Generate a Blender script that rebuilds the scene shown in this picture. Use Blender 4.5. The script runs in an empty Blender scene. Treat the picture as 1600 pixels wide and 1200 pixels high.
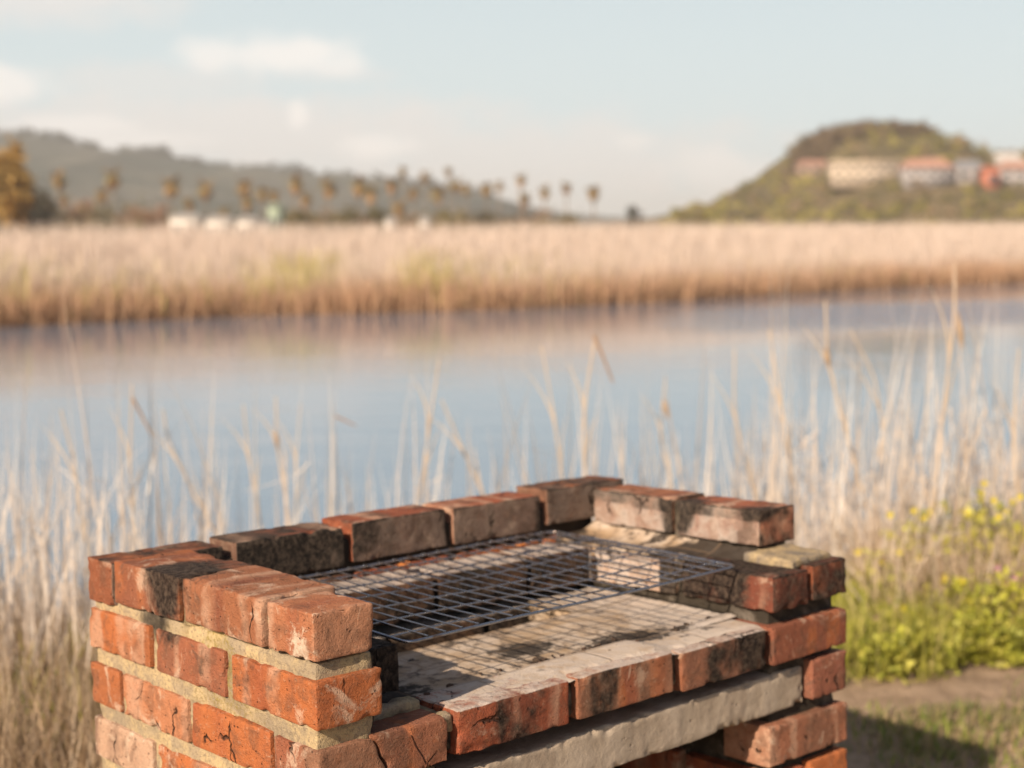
import bpy, math
import numpy as np
from mathutils import Matrix, Vector, Quaternion
S = bpy.context.scene
COL = S.collection
R = math.radians

# ---------------------------------------------------------------- camera
FPX, PITCH = 2262.6, .1021
cam_d = bpy.data.cameras.new('camera'); cam = bpy.data.objects.new('camera', cam_d); COL.objects.link(cam)
cam_d.sensor_width = 36; cam_d.lens = FPX / 1600 * 36
cam_d.clip_start = .05; cam_d.clip_end = 9000
cam.location = (0, 0, 1.45); cam.rotation_euler = (math.pi / 2 - PITCH, 0, 0)
cam_d.dof.use_dof = True; cam_d.dof.focus_distance = 1.97; cam_d.dof.aperture_fstop = 3.2
S.camera = cam
CP, SP = math.cos(PITCH), math.sin(PITCH)
CAM = np.array([0, 0, 1.45])
def ray(u, v):
    a = (u - 800) / FPX; b = (600 - v) / FPX
    return np.array([a, CP + b * SP, -SP + b * CP])
def at_y(u, v, Y): d = ray(u, v); return CAM + d * (Y / d[1])
def at_z(u, v, z): d = ray(u, v); return CAM + d * ((z - CAM[2]) / d[2])

# frame of the (slightly leaning) barbecue: x along its front, y into its depth, z = 0 at the top of its walls
def barbecue_frame():
    yaw, pit, rol = .7321, .0689, -.0206; C = np.array([-1.0576, -1.576, .428])
    cy, sy, cp, sp = math.cos(yaw), math.sin(yaw), math.cos(pit), math.sin(pit)
    fw = np.array([sy * cp, cy * cp, -sp]); r = np.array([cy, -sy, 0]); u = np.cross(r, fw)
    cr, sr = math.cos(rol), math.sin(rol)
    r2 = cr * r + sr * u; u2 = -sr * r + cr * u
    Bf = np.stack([r2, u2, fw], 1)
    Bw = np.stack([[1, 0, 0], [0, SP, CP], [0, CP, -SP]], 1)
    Rm = Bw @ Bf.T
    M = Matrix.Identity(4)
    t = CAM - Rm @ C
    for i in range(3):
        for j in range(3): M[i][j] = Rm[i, j]
        M[i][3] = t[i]
    return M, Rm
MB, RB = barbecue_frame()

# ---------------------------------------------------------------- sun, sky, exposure
sd = RB @ np.array([.292, .077, -.184]); sd /= np.linalg.norm(sd)
sun_d = bpy.data.lights.new('sun', 'SUN'); sun = bpy.data.objects.new('sun', sun_d); COL.objects.link(sun)
sun_d.energy = 5.0; sun_d.angle = R(.55); sun_d.color = (1, .84, .66)
sun.rotation_mode = 'QUATERNION'; sun.rotation_quaternion = Vector(sd).to_track_quat('-Z', 'Y')
sun.location = (-20, -20, 30)
SUN_EL = math.asin(-sd[2]); SUN_AZ = math.atan2(-sd[0], -sd[1])
S.view_settings.view_transform = 'Standard'; S.view_settings.look = 'None'
S.view_settings.exposure = .56; S.view_settings.gamma = 1

class NT:
    def __init__(s, tree): s.t = tree; s.t.nodes.clear()
    def n(s, typ, ins=None, **kw):
        o = s.t.nodes.new(typ)
        for k, v in kw.items(): setattr(o, k, v)
        for k, v in (ins or {}).items():
            i = o.inputs[k]
            if hasattr(v, 'is_output') or isinstance(v, bpy.types.NodeSocket): s.t.links.new(v, i)
            else: i.default_value = v
        return o
    def m(s, op, a, b=None, c=None, clamp=False):
        ins = {0: a}
        if b is not None: ins[1] = b
        if c is not None: ins[2] = c
        return s.n('ShaderNodeMath', ins, operation=op, use_clamp=clamp).outputs[0]
    def mix(s, f, a, b, blend='MIX'):
        o = s.n('ShaderNodeMix', None, data_type='RGBA', blend_type=blend)
        for i, v in ((0, f), (6, a), (7, b)):
            if isinstance(v, bpy.types.NodeSocket): s.t.links.new(v, o.inputs[i])
            else: o.inputs[i].default_value = v if i == 0 or len(v) == 4 else (*v, 1)
        return o.outputs[2]
    def noise(s, vec, scale, detail=4, rough=.55, dist=0.):
        return s.n('ShaderNodeTexNoise', {'Vector': vec, 'Scale': scale, 'Detail': detail, 'Roughness': rough, 'Distortion': dist}).outputs[0]
    def ramp(s, f, lo, hi): return s.n('ShaderNodeMapRange', {0: f, 1: lo, 2: hi, 3: 0., 4: 1.}, interpolation_type='SMOOTHSTEP').outputs[0]
    def vmul(s, v, k): return s.n('ShaderNodeVectorMath', {0: v, 1: k}, operation='MULTIPLY').outputs[0]

def build_world():
    w = bpy.data.worlds.new('World'); S.world = w; w.use_nodes = True
    T = NT(w.node_tree)
    sky = T.n('ShaderNodeTexSky', None, sky_type='NISHITA', sun_disc=False, sun_elevation=SUN_EL, sun_rotation=SUN_AZ,
              air_density=1.0, dust_density=2.2, ozone_density=1.0, altitude=10)
    co = T.n('ShaderNodeTexCoord').outputs['Generated']
    sx = T.n('ShaderNodeSeparateXYZ', {0: co})
    az = T.m('MULTIPLY', T.m('ARCTAN2', sx.outputs[0], sx.outputs[1]), 57.2958)
    el = T.m('MULTIPLY', T.m('ARCSINE', sx.outputs[2]), 57.2958)
    cv = T.n('ShaderNodeCombineXYZ', {0: az, 1: T.m('MULTIPLY', el, 1.8), 2: 0.}).outputs[0]
    n1 = T.noise(cv, .42, 5, .55); n2 = T.noise(cv, .16, 4, .5)
    wob = T.m('MULTIPLY', T.m('SUBTRACT', n1, .5), 1.9)
    mask = None
    # cloud: azimuth, elevation, half width, half height, strength
    def blob(px, py, rx, ry, k):
        a = math.degrees(math.atan((px - 800) / FPX)); e = math.degrees(math.atan((368 - py) / FPX))
        rx = math.degrees(rx / FPX); ry = math.degrees(ry / FPX)
        dx = T.m('DIVIDE', T.m('SUBTRACT', az, a), rx); dy = T.m('DIVIDE', T.m('SUBTRACT', el, e), ry)
        d = T.m('SQRT', T.m('ADD', T.m('MULTIPLY', dx, dx), T.m('MULTIPLY', dy, dy)))
        d = T.m('SUBTRACT', d, wob)
        return T.m('MULTIPLY', T.m('SUBTRACT', 1., T.ramp(d, .35, 1.45)), k)
    bright = [(335, 98, 56, 24, .7), (455, 92, 100, 30, .8), (535, 108, 46, 20, .65), (470, 182, 16, 24, .8), (590, 232, 55, 20, .8), (20, 150, 70, 28, .75),
              (140, 205, 90, 16, .6), (1120, 268, 80, 34, .45), (990, 225, 30, 14, .35), (220, 226, 110, 14, .5), (1560, -240, 260, 90, .6), (-500, 60, 240, 60, .8), (2300, 150, 300, 60, .7)]
    grey = [(60, 15, 190, 48, .75), (150, 45, 60, 30, .5), (250, 140, 190, 30, .5), (330, 215, 520, 66, .85), (820, 255, 420, 70, .75), (1250, 290, 260, 50, .5), (520, 125, 110, 14, .35), (-400, 180, 300, 90, .6)]
    def union(l):
        o = None
        for b in l:
            x = blob(*b)
            o = x if o is None else T.m('MAXIMUM', o, x)
        return o
    mb, mg = union(bright), union(grey)
    # scattered cloud over the rest of the sky (seen only in reflections and from other positions)
    far = T.m('MULTIPLY', T.m('MULTIPLY', T.ramp(n2, .5, .72), T.ramp(el, 14., 26.)), .3)
    veil = T.m('MULTIPLY', T.m('SUBTRACT', 1., T.ramp(el, 2., 34.)), T.m('ADD', .12, T.m('MULTIPLY', T.ramp(sx.outputs[1], -.1, .5), .80)))  # veil thinned behind the camera to lower fill light on front faces
    base = T.mix(veil, T.vmul(sky.outputs[0], (.062, .062, .064)), (.515, .595, .61))
    c = T.mix(mg, base, (.605, .575, .55))
    c = T.mix(T.m('MAXIMUM', mb, far), c, (.735, .695, .655))
    bg = T.n('ShaderNodeBackground', {0: c, 1: 1.0})
    out = T.n('ShaderNodeOutputWorld', {0: bg.outputs[0]})
build_world()

# ---------------------------------------------------------------- helpers
rng = np.random.default_rng(7)
_tab = np.random.default_rng(99).random(65536)
def vnoise(P, scale, seed=0):
    Q = np.asarray(P) * scale + seed * 17.31 + 1000.
    I = np.floor(Q).astype(np.int64); Fr = Q - I; Fr = Fr * Fr * (3 - 2 * Fr)
    def h(i, j, k): return _tab[((i * 73856093) ^ (j * 19349663) ^ (k * 83492791) ^ (seed * 2654435)) & 65535]
    x, y, z = I[..., 0], I[..., 1], I[..., 2]; o = 0
    for a in (0, 1):
        for b in (0, 1):
            for c in (0, 1):
                wgt = (Fr[..., 0] if a else 1 - Fr[..., 0]) * (Fr[..., 1] if b else 1 - Fr[..., 1]) * (Fr[..., 2] if c else 1 - Fr[..., 2])
                o = o + wgt * h(x + a, y + b, z + c)
    return o * 2 - 1
def fbm(P, scale, seed=0, oct=3):
    o = 0; a = 1; t = 0
    for i in range(oct): o = o + a * vnoise(P, scale * 2 ** i, seed + i * 7); t += a; a *= .5
    return o / t

def mk(name, V, F, mat, parent=None, tone=None, mask=None, smooth=False, kind=None, label=None, cat=None, group=None, loc=None):
    V = np.asarray(V, dtype=np.float32).reshape(-1, 3); F = np.asarray(F, dtype=np.int32)
    k = F.shape[1]
    me = bpy.data.meshes.new(name)
    me.vertices.add(len(V)); me.vertices.foreach_set('co', V.ravel())
    me.loops.add(F.size); me.loops.foreach_set('vertex_index', F.ravel())
    me.polygons.add(len(F)); me.polygons.foreach_set('loop_start', np.arange(0, F.size, k, dtype=np.int32))
    try: me.polygons.foreach_set('loop_total', np.full(len(F), k, dtype=np.int32))
    except Exception: pass
    if smooth: me.polygons.foreach_set('use_smooth', np.ones(len(F), dtype=bool))
    me.update(calc_edges=True); me.validate()
    for nm, A in (('tone', tone), ('mask', mask)):
        if A is None: continue
        at = me.color_attributes.new(nm, 'FLOAT_COLOR', 'POINT')
        A = np.asarray(A, dtype=np.float32)
        if A.ndim == 1: A = np.tile(A, (len(V), 1))
        at.data.foreach_set('color', np.concatenate([A[:, :3], np.ones((len(V), 1), np.float32)], 1).ravel())
    me.materials.append(mat)
    o = bpy.data.objects.new(name, me); COL.objects.link(o)
    if parent is not None: o.parent = parent
    if loc is not None: o.location = loc
    tag(o, label, cat, group, kind)
    return o
def tag(o, label=None, cat=None, group=None, kind=None):
    if label: o['label'] = label
    if cat: o['category'] = cat
    if group: o['group'] = group
    if kind: o['kind'] = kind
    return o
def empty(name, loc, label=None, cat=None, group=None, rz=0.):
    o = bpy.data.objects.new(name, None); COL.objects.link(o); o.location = loc; o.rotation_euler = (0, 0, rz); o.empty_display_size = .1
    return tag(o, label, cat, group)
def copy_tree(root, **kw):
    c = root.copy(); COL.objects.link(c)
    for ch in root.children:
        d = ch.copy(); COL.objects.link(d); d.parent = c
        for g in ch.children:
            e = g.copy(); COL.objects.link(e); e.parent = d
    return c
class Acc:
    def __init__(s): s.V = []; s.F = []; s.T = []; s.M = []; s.n = 0
    def add(s, V, F, tone=None, mask=None):
        V = np.asarray(V, float).reshape(-1, 3); F = np.asarray(F)
        s.V.append(V); s.F.append(F + s.n); s.n += len(V)
        one = lambda A: np.tile(np.asarray(A, float), (len(V), 1)) if np.ndim(A) == 1 else np.asarray(A, float)
        s.T.append(one(tone if tone is not None else (.5, .5, .5))); s.M.append(one(mask if mask is not None else (0, 0, 0)))
    def mk(s, name, mat, parent=None, **kw):
        return mk(name, np.concatenate(s.V), np.concatenate(s.F), mat, parent, tone=np.concatenate(s.T), mask=np.concatenate(s.M), **kw)
BOXF = np.array([[0, 3, 2, 1], [4, 5, 6, 7], [0, 1, 5, 4], [1, 2, 6, 5], [2, 3, 7, 6], [3, 0, 4, 7]])
def boxv(x0, x1, y0, y1, z0, z1):
    return np.array([[x0, y0, z0], [x1, y0, z0], [x1, y1, z0], [x0, y1, z0], [x0, y0, z1], [x1, y0, z1], [x1, y1, z1], [x0, y1, z1]], float)
def grid_faces(nx, ny):
    i, j = np.meshgrid(np.arange(nx - 1), np.arange(ny - 1), indexing='ij'); a = (i * ny + j).ravel()
    return np.stack([a, a + ny, a + ny + 1, a + 1], 1)

def material(name, fn, **kw):
    m = bpy.data.materials.new(name); m.use_nodes = True
    T = NT(m.node_tree); sh = fn(T)
    out = T.n('ShaderNodeOutputMaterial'); T.t.links.new(sh, out.inputs[0])
    return m
def attr(T, nm): return T.n('ShaderNodeAttribute', None, attribute_name=nm).outputs[0]
def princ(T, col, rough=.8, normal=None, spec=.3, metal=0., **kw):
    ins = {'Base Color': col if isinstance(col, bpy.types.NodeSocket) else (*col, 1), 'Roughness': rough, 'Specular IOR Level': spec, 'Metallic': metal}
    if normal is not None: ins['Normal'] = normal
    ins.update(kw)
    return T.n('ShaderNodeBsdfPrincipled', ins).outputs[0]
def bump(T, h, strength, dist, normal=None):
    ins = {'Height': h, 'Strength': strength, 'Distance': dist}
    if normal is not None: ins['Normal'] = normal
    return T.n('ShaderNodeBump', ins).outputs[0]

# ---------------------------------------------------------------- materials
def m_brick(T):
    co = T.n('ShaderNodeTexCoord').outputs['Object']
    tone, mask = attr(T, 'tone'), attr(T, 'mask')
    sm = T.n('ShaderNodeSeparateColor', {0: mask})
    soot_shade, lime, ash = sm.outputs[0], sm.outputs[1], sm.outputs[2]
    nA = T.noise(co, 28, 6, .6, .4); nB = T.noise(co, 110, 5, .65); nC = T.noise(co, 380, 4, .7); nD = T.noise(co, 55, 5, .7, .8)
    tone = T.vmul(tone, (.86, .84, .84)); st = T.n('ShaderNodeSeparateColor', {0: tone}); kk = T.m('MULTIPLY', T.m('SUBTRACT', st.outputs[0], st.outputs[2]), 4., clamp=True); c = T.mix(T.m('MULTIPLY', T.ramp(nA, .5, .64), .45), tone, (.13, .07, .045))
    c = T.mix(T.m('MULTIPLY', T.m('MULTIPLY', T.ramp(nD, .54, .66), .28), kk), c, (.44, .15, .06))
    c = T.mix(T.m('MULTIPLY', T.m('MULTIPLY', T.ramp(nB, .56, .7), .26), T.m('MAXIMUM', kk, .35)), c, (.55, .37, .25)); nE = T.noise(co, 13, 5, .65, .8); c = T.mix(T.m('MULTIPLY', T.m('MULTIPLY', T.ramp(nE, .56, .66), .6), kk), c, (.60, .44, .32)); c = T.mix(T.m('MULTIPLY', T.m('SUBTRACT', 1., T.ramp(nE, .32, .42)), .55), c, (.09, .06, .045))
    lm = T.m('MULTIPLY', T.ramp(T.m('ADD', lime, T.m('MULTIPLY', T.m('SUBTRACT', nD, .5), 1.8)), .38, .78), .85)
    c = T.mix(lm, c, (.62, .49, .37))
    am = T.ramp(T.m('ADD', ash, T.m('MULTIPLY', T.m('SUBTRACT', nA, .5), 1.3)), .3, .8)
    c = T.mix(am, c, T.mix(nB, (.40, .31, .25), (.66, .56, .49)))
    smk = T.m('MULTIPLY', T.ramp(T.m('ADD', soot_shade, T.m('MULTIPLY', T.m('SUBTRACT', nA, .5), 1.1)), .28, .85), .96)
    c = T.mix(smk, c, T.mix(T.ramp(nB, .35, .7), (.010, .009, .008), (.085, .062, .046)))
    wv = T.n('ShaderNodeVectorMath', {0: co, 1: T.vmul(T.n('ShaderNodeTexNoise', {'Vector': co, 'Scale': 40.}).outputs[1], (.03, .03, .03))}, operation='ADD').outputs[0]
    ck = T.n('ShaderNodeTexVoronoi', {'Vector': T.vmul(wv, (1., 1., .55)), 'Scale': 11.}, feature='DISTANCE_TO_EDGE').outputs[0]
    crack = T.m('MULTIPLY', T.m('SUBTRACT', 1., T.ramp(ck, .004, .022)), T.ramp(T.noise(co, 9, 3), .56, .62))
    c = T.mix(T.m('MULTIPLY', crack, .85), c, (.03, .02, .015))
    fine = T.n('ShaderNodeTexVoronoi', {'Vector': co, 'Scale': 330.}).outputs[0]
    fp_ = T.m('MULTIPLY', T.m('SUBTRACT', 1., T.ramp(fine, .12, .3)), T.ramp(T.noise(co, 120, 2), .48, .6))
    c = T.mix(T.m('MULTIPLY', fp_, .55), c, (.06, .035, .025))
    vo = T.n('ShaderNodeTexVoronoi', {'Vector': co, 'Scale': 95., 'Randomness': 1.}).outputs[0]
    pit = T.m('MULTIPLY', T.m('SUBTRACT', 1., T.ramp(vo, .08, .2)), T.ramp(T.noise(co, 40, 2), .5, .62))
    c = T.mix(T.m('MULTIPLY', pit, .75), c, (.05, .03, .02))
    c = T.mix(T.m('MULTIPLY', T.ramp(nC, .5, .7), .18), c, T.vmul(c, (.4, .4, .4))); h = T.m('ADD', T.m('ADD', T.m('MULTIPLY', nB, .6), T.m('MULTIPLY', nC, .5)), T.m('SUBTRACT', T.m('MULTIPLY', nA, .8), T.m('ADD', T.m('MULTIPLY', pit, 1.), T.m('ADD', T.m('MULTIPLY', crack, 1.6), T.m('MULTIPLY', fp_, .3)))))
    return princ(T, c, .9, bump(T, h, 1., .006), .15)
MAT_BRICK = material('weathered_brick', m_brick)
def m_mortar(T):
    co = T.n('ShaderNodeTexCoord').outputs['Object']
    tone, mask = attr(T, 'tone'), attr(T, 'mask')
    sm = T.n('ShaderNodeSeparateColor', {0: mask})
    nA = T.noise(co, 18, 5, .6, .5); nB = T.noise(co, 150, 4, .7); nC = T.noise(co, 600, 2)
    nG = T.noise(co, 7, 6, .7, .5); c = T.mix(T.ramp(nA, .38, .6), tone, T.mix(.55, tone, (.62, .45, .22))); c = T.mix(T.m('MULTIPLY', T.ramp(nG, .46, .6), .75), c, (.27, .215, .15))
    c = T.mix(T.m('MULTIPLY', T.ramp(nB, .48, .62), .6), c, (.20, .155, .11))
    c = T.mix(T.m('MULTIPLY', T.ramp(T.m('ADD', sm.outputs[0], T.m('MULTIPLY', T.m('SUBTRACT', nA, .5), 1.2)), .3, .8), .95), c, (.028, .023, .019))
    c = T.mix(T.m('MULTIPLY', T.ramp(T.m('ADD', sm.outputs[1], T.m('MULTIPLY', T.m('SUBTRACT', nB, .5), 1.2)), .3, .8), .8), c, (.30, .22, .05))
    h = T.m('ADD', T.m('MULTIPLY', nB, .7), T.m('ADD', T.m('MULTIPLY', nC, .3), nA))
    return princ(T, c, .93, bump(T, h, .9, .005), .15)
MAT_MORTAR = material('lime_mortar', m_mortar)
def m_hearth(T):
    co = T.n('ShaderNodeTexCoord').outputs['Object']
    mask = T.n('ShaderNodeSeparateColor', {0: attr(T, 'mask')})
    nA = T.noise(co, 9, 6, .62, .6); nB = T.noise(co, 45, 5, .65, .3); nC = T.noise(co, 260, 3, .6)
    c = T.mix(T.ramp(nA, .35, .62), (.33, .225, .135), (.48, .385, .30))
    c = T.mix(T.m('MULTIPLY', T.ramp(nB, .48, .62), .7), c, (.20, .125, .065))
    c = T.mix(T.m('MULTIPLY', T.ramp(T.m('ADD', mask.outputs[1], T.m('MULTIPLY', T.m('SUBTRACT', nB, .5), .9)), .3, .75), .85), c, (.50, .425, .365))
    c = T.mix(T.m('MULTIPLY', T.ramp(T.m('ADD', mask.outputs[0], T.m('MULTIPLY', T.m('SUBTRACT', nB, .5), 1.6)), .35, .8), .93), c, (.025, .02, .017))
    br = T.n('ShaderNodeTexBrick', {'Vector': co, 'Color1': (0, 0, 0, 1), 'Color2': (0, 0, 0, 1), 'Mortar': (1, 1, 1, 1), 'Scale': 1., 'Mortar Size': .004, 'Mortar Smooth': .5, 'Brick Width': .23, 'Row Height': .115})
    c = T.mix(T.m('MULTIPLY', br.outputs[0], .35), c, (.2, .13, .08))
    h = T.m('ADD', T.m('MULTIPLY', nB, 1.), T.m('SUBTRACT', T.m('MULTIPLY', nC, .4), T.m('MULTIPLY', br.outputs[0], .5)))
    return princ(T, c, .95, bump(T, h, .7, .005), .12)
MAT_HEARTH = material('ashy_hearth', m_hearth)
def m_conc(T):
    co = T.n('ShaderNodeTexCoord').outputs['Object']
    nA = T.noise(co, 12, 6, .6, .5); nB = T.noise(co, 90, 4, .65); nC = T.noise(co, 500, 2)
    vo = T.n('ShaderNodeTexVoronoi', {'Vector': co, 'Scale': 60.}).outputs[0]
    pit = T.m('MULTIPLY', T.m('SUBTRACT', 1., T.ramp(vo, .05, .2)), T.ramp(T.noise(co, 25, 2), .52, .62))
    nS = T.noise(T.vmul(co, (1., 1., .4)), 6., 6, .7, .6); c = T.mix(T.ramp(nA, .35, .65), (.34, .27, .20), (.43, .35, .27)); c = T.mix(T.m('MULTIPLY', T.ramp(nS, .48, .62), .5), c, (.22, .165, .12))
    c = T.mix(T.m('MULTIPLY', T.ramp(nB, .5, .75), .35), c, (.25, .19, .15))
    c = T.mix(T.m('MULTIPLY', pit, .7), c, (.13, .10, .08))
    h = T.m('ADD', T.m('ADD', T.m('MULTIPLY', nB, .6), T.m('MULTIPLY', nC, .3)), T.m('SUBTRACT', nA, pit))
    return princ(T, c, .9, bump(T, h, .6, .004), .2)
MAT_CONC = material('cast_concrete', m_conc)
def m_steel(T):
    co = T.n('ShaderNodeTexCoord').outputs['Object']
    nA = T.noise(co, 30, 4, .6)
    c = T.mix(T.ramp(nA, .5, .7), (.34, .35, .38), (.20, .13, .09))
    return princ(T, c, T.m('ADD', T.m('MULTIPLY', nA, .3), .14), None, .5, .95)
MAT_STEEL = material('grill_steel', m_steel)
def leafmat(name, rough=.6, trans=.3, var=.25, nscale=2.):
    def f(T):
        tone = attr(T, 'tone')
        co = T.n('ShaderNodeTexCoord').outputs['Object']
        n = T.noise(co, nscale, 3, .6)
        c = T.mix(T.m('MULTIPLY', T.ramp(n, .35, .7), var), tone, T.vmul(tone, (.5, .48, .42)))
        a = princ(T, c, rough, None, .25)
        b = T.n('ShaderNodeBsdfTranslucent', {0: c}).outputs[0]
        return T.n('ShaderNodeMixShader', {0: trans, 1: a, 2: b}).outputs[0]
    return material(name, f)
MAT_REED = leafmat('dry_reed', .6, .3, .25, 9.)
MAT_FARREED = leafmat('far_reed', .8, .3, .10, .35)
MAT_LEAF = leafmat('green_leaf', .5, .35, .3, 14.)
MAT_FROND = leafmat('palm_frond', .7, .2, .3, .8)
MAT_CROWN = leafmat('tree_foliage', .8, .2, .4, .25)
def plain(name, col, rough=.85, var=.25, scale=1.):
    def f(T):
        co = T.n('ShaderNodeTexCoord').outputs['Object']
        n = T.noise(co, scale, 5, .6); n2 = T.noise(co, scale * 7, 3, .6)
        c = T.mix(T.m('MULTIPLY', T.ramp(n, .35, .7), var), col, tuple(x * .55 for x in col))
        return princ(T, c, rough, bump(T, n2, .3, .02 / scale), .2)
    return material(name, f)
MAT_TRUNK = plain('bark', (.26, .2, .15), .9, .5, 3.)
MAT_CHAR = plain('charcoal', (.03, .026, .024), .9, .5, 40.)
MAT_DRYLEAF = plain('dry_leaf', (.55, .2, .06), .7, .4, 60.)
MAT_WALLW = plain('white_render', (.58, .54, .49), .8, .12, .4)
MAT_WALLC = plain('cream_render', (.52, .42, .32), .8, .15, .4)
MAT_WALLP = plain('pink_render', (.34, .24, .18), .8, .2, .4)
MAT_WALLG = plain('grey_render', (.34, .31, .30), .8, .2, .4)
MAT_ROOFR = plain('red_roof', (.42, .15, .09), .8, .3, .5)
MAT_ROOFT = plain('terracotta_roof', (.40, .22, .16), .8, .3, .5)
MAT_ROOFW = plain('white_roof', (.50, .46, .42), .6, .1, .5)
MAT_ROOFGN = plain('green_roof', (.33, .38, .28), .6, .1, .5)
MAT_ROOFG = plain('grey_roof', (.22, .22, .23), .7, .2, .5)
def m_glass(T): return princ(T, (.05, .06, .07), .1, None, .6)
MAT_GLASS = material('dark_window_glass', m_glass)

# ---------------------------------------------------------------- terrain and water
ZW = -.75
bank_px = [(-900, 560), (-300, 530), (0, 512), (400, 494), (800, 484), (1000, 475), (1200, 462), (1400, 451), (1600, 442), (1900, 433), (2600, 425)]
bank = np.array([at_z(u, v, ZW)[:2] for u, v in bank_px])
def far_edge(X): return np.interp(X, bank[:, 0], bank[:, 1])
def near_edge(X): return 4.7 + .75 * np.clip((X + .5) / 3., 0, 1) + .25 * np.sin(X * 1.3)
def ground_h(X, Y):
    P = np.stack([X, Y, 0 * X], -1)
    s = np.clip((Y - near_edge(X)) / 2.6, 0, 1); s = s * s * (3 - 2 * s)
    h = .03 * fbm(P, .9, 3) * np.clip(1.2 - s, 0, 1) + .012 * fbm(P, 5, 5) - 1.7 * s
    f = np.clip((Y - far_edge(X) + 1.2) / 2.4, 0, 1); f = f * f * (3 - 2 * f)
    return h + f * (1.15 + .05 * fbm(P, .1, 9))
def add_ground():
    ys = np.concatenate([np.linspace(-30, 1, 30), np.linspace(1.1, 9, 150), np.linspace(9.3, 30, 40), np.linspace(30.6, 90, 90), np.geomspace(92, 6000, 40)])
    xs = np.concatenate([-np.geomspace(5000, 12, 40), np.linspace(-11.5, -4, 30), np.linspace(-3.9, 5.5, 190), np.linspace(5.7, 12, 25), np.geomspace(12.5, 5000, 40)])
    Xg, Yg = np.meshgrid(xs, ys, indexing='ij')
    Z = ground_h(Xg, Yg)
    V = np.stack([Xg, Yg, Z], -1).reshape(-1, 3)
    def f(T):
        co = T.n('ShaderNodeTexCoord').outputs['Object']
        nA = T.noise(co, 1.3, 6, .6, .4); nB = T.noise(co, 9, 5, .7); nC = T.noise(co, 60, 3, .7)
        c = T.mix(T.ramp(nB, .35, .65), (.25, .175, .115), (.37, .265, .18))
        c = T.mix(T.m('MULTIPLY', T.ramp(nA, .5, .62), .8), c, (.13, .15, .035))
        c = T.mix(T.m('MULTIPLY', T.ramp(nC, .55, .7), .6), c, (.16, .10, .06))
        sy = T.n('ShaderNodeSeparateXYZ', {0: co})
        c = T.mix(T.ramp(sy.outputs[1], 20., 30.), c, (.38, .25, .15))
        return princ(T, c, .95, bump(T, T.m('ADD', nB, T.m('MULTIPLY', nC, .5)), .8, .03), .1)
    return mk('ground', V, grid_faces(len(xs), len(ys)), material('earth', f), smooth=True, kind='structure')
add_ground()
def add_water():
    def f(T):
        co = T.n('ShaderNodeTexCoord').outputs['Object']
        st = T.vmul(co, (.55, 1., 1.))
        n1 = T.noise(st, 5., 3, .6); n2 = T.noise(st, 1.1, 3, .55); n3 = T.noise(T.vmul(co, (.03, .14, 1.)), 1., 2)
        sx = T.n('ShaderNodeSeparateXYZ', {0: co})
        # breeze band across the far right of the river
        yy = T.m('SUBTRACT', sx.outputs[1], T.m('ADD', T.m('MULTIPLY', sx.outputs[0], .42), 37.))
        band = T.m('MULTIPLY', T.m('MULTIPLY', T.ramp(yy, -8., -3.), T.m('SUBTRACT', 1., T.ramp(yy, 3., 7.))), T.ramp(sx.outputs[0], 2., 10.))
        h = T.m('ADD', T.m('MULTIPLY', n1, .25), n2)
        st_ = T.m('ADD', T.m('ADD', .07, T.m('MULTIPLY', T.ramp(n3, .45, .65), .10)), T.m('MULTIPLY', band, 3.0))
        st_ = T.m('MULTIPLY', st_, T.m('MINIMUM', 1., T.m('DIVIDE', 20., sx.outputs[1]))); b = T.n('ShaderNodeBump', {'Height': h, 'Strength': st_, 'Distance': .12}).outputs[0]
        return princ(T, T.mix(T.m('MULTIPLY', T.m('MINIMUM', band, 1.), .6), (.145, .20, .27), (.09, .16, .27)), .07, b, .6, IOR=1.4)  # bluer body colour in the band stands in for reflected higher sky
    xs = np.linspace(-400, 600, 60); ys = np.linspace(3, 300, 30)
    X, Y = np.meshgrid(xs, ys, indexing='ij')
    mk('river', np.stack([X, Y, 0 * X + ZW], -1), grid_faces(60, 30), material('river_water', f), kind='structure')
add_water()

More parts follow.
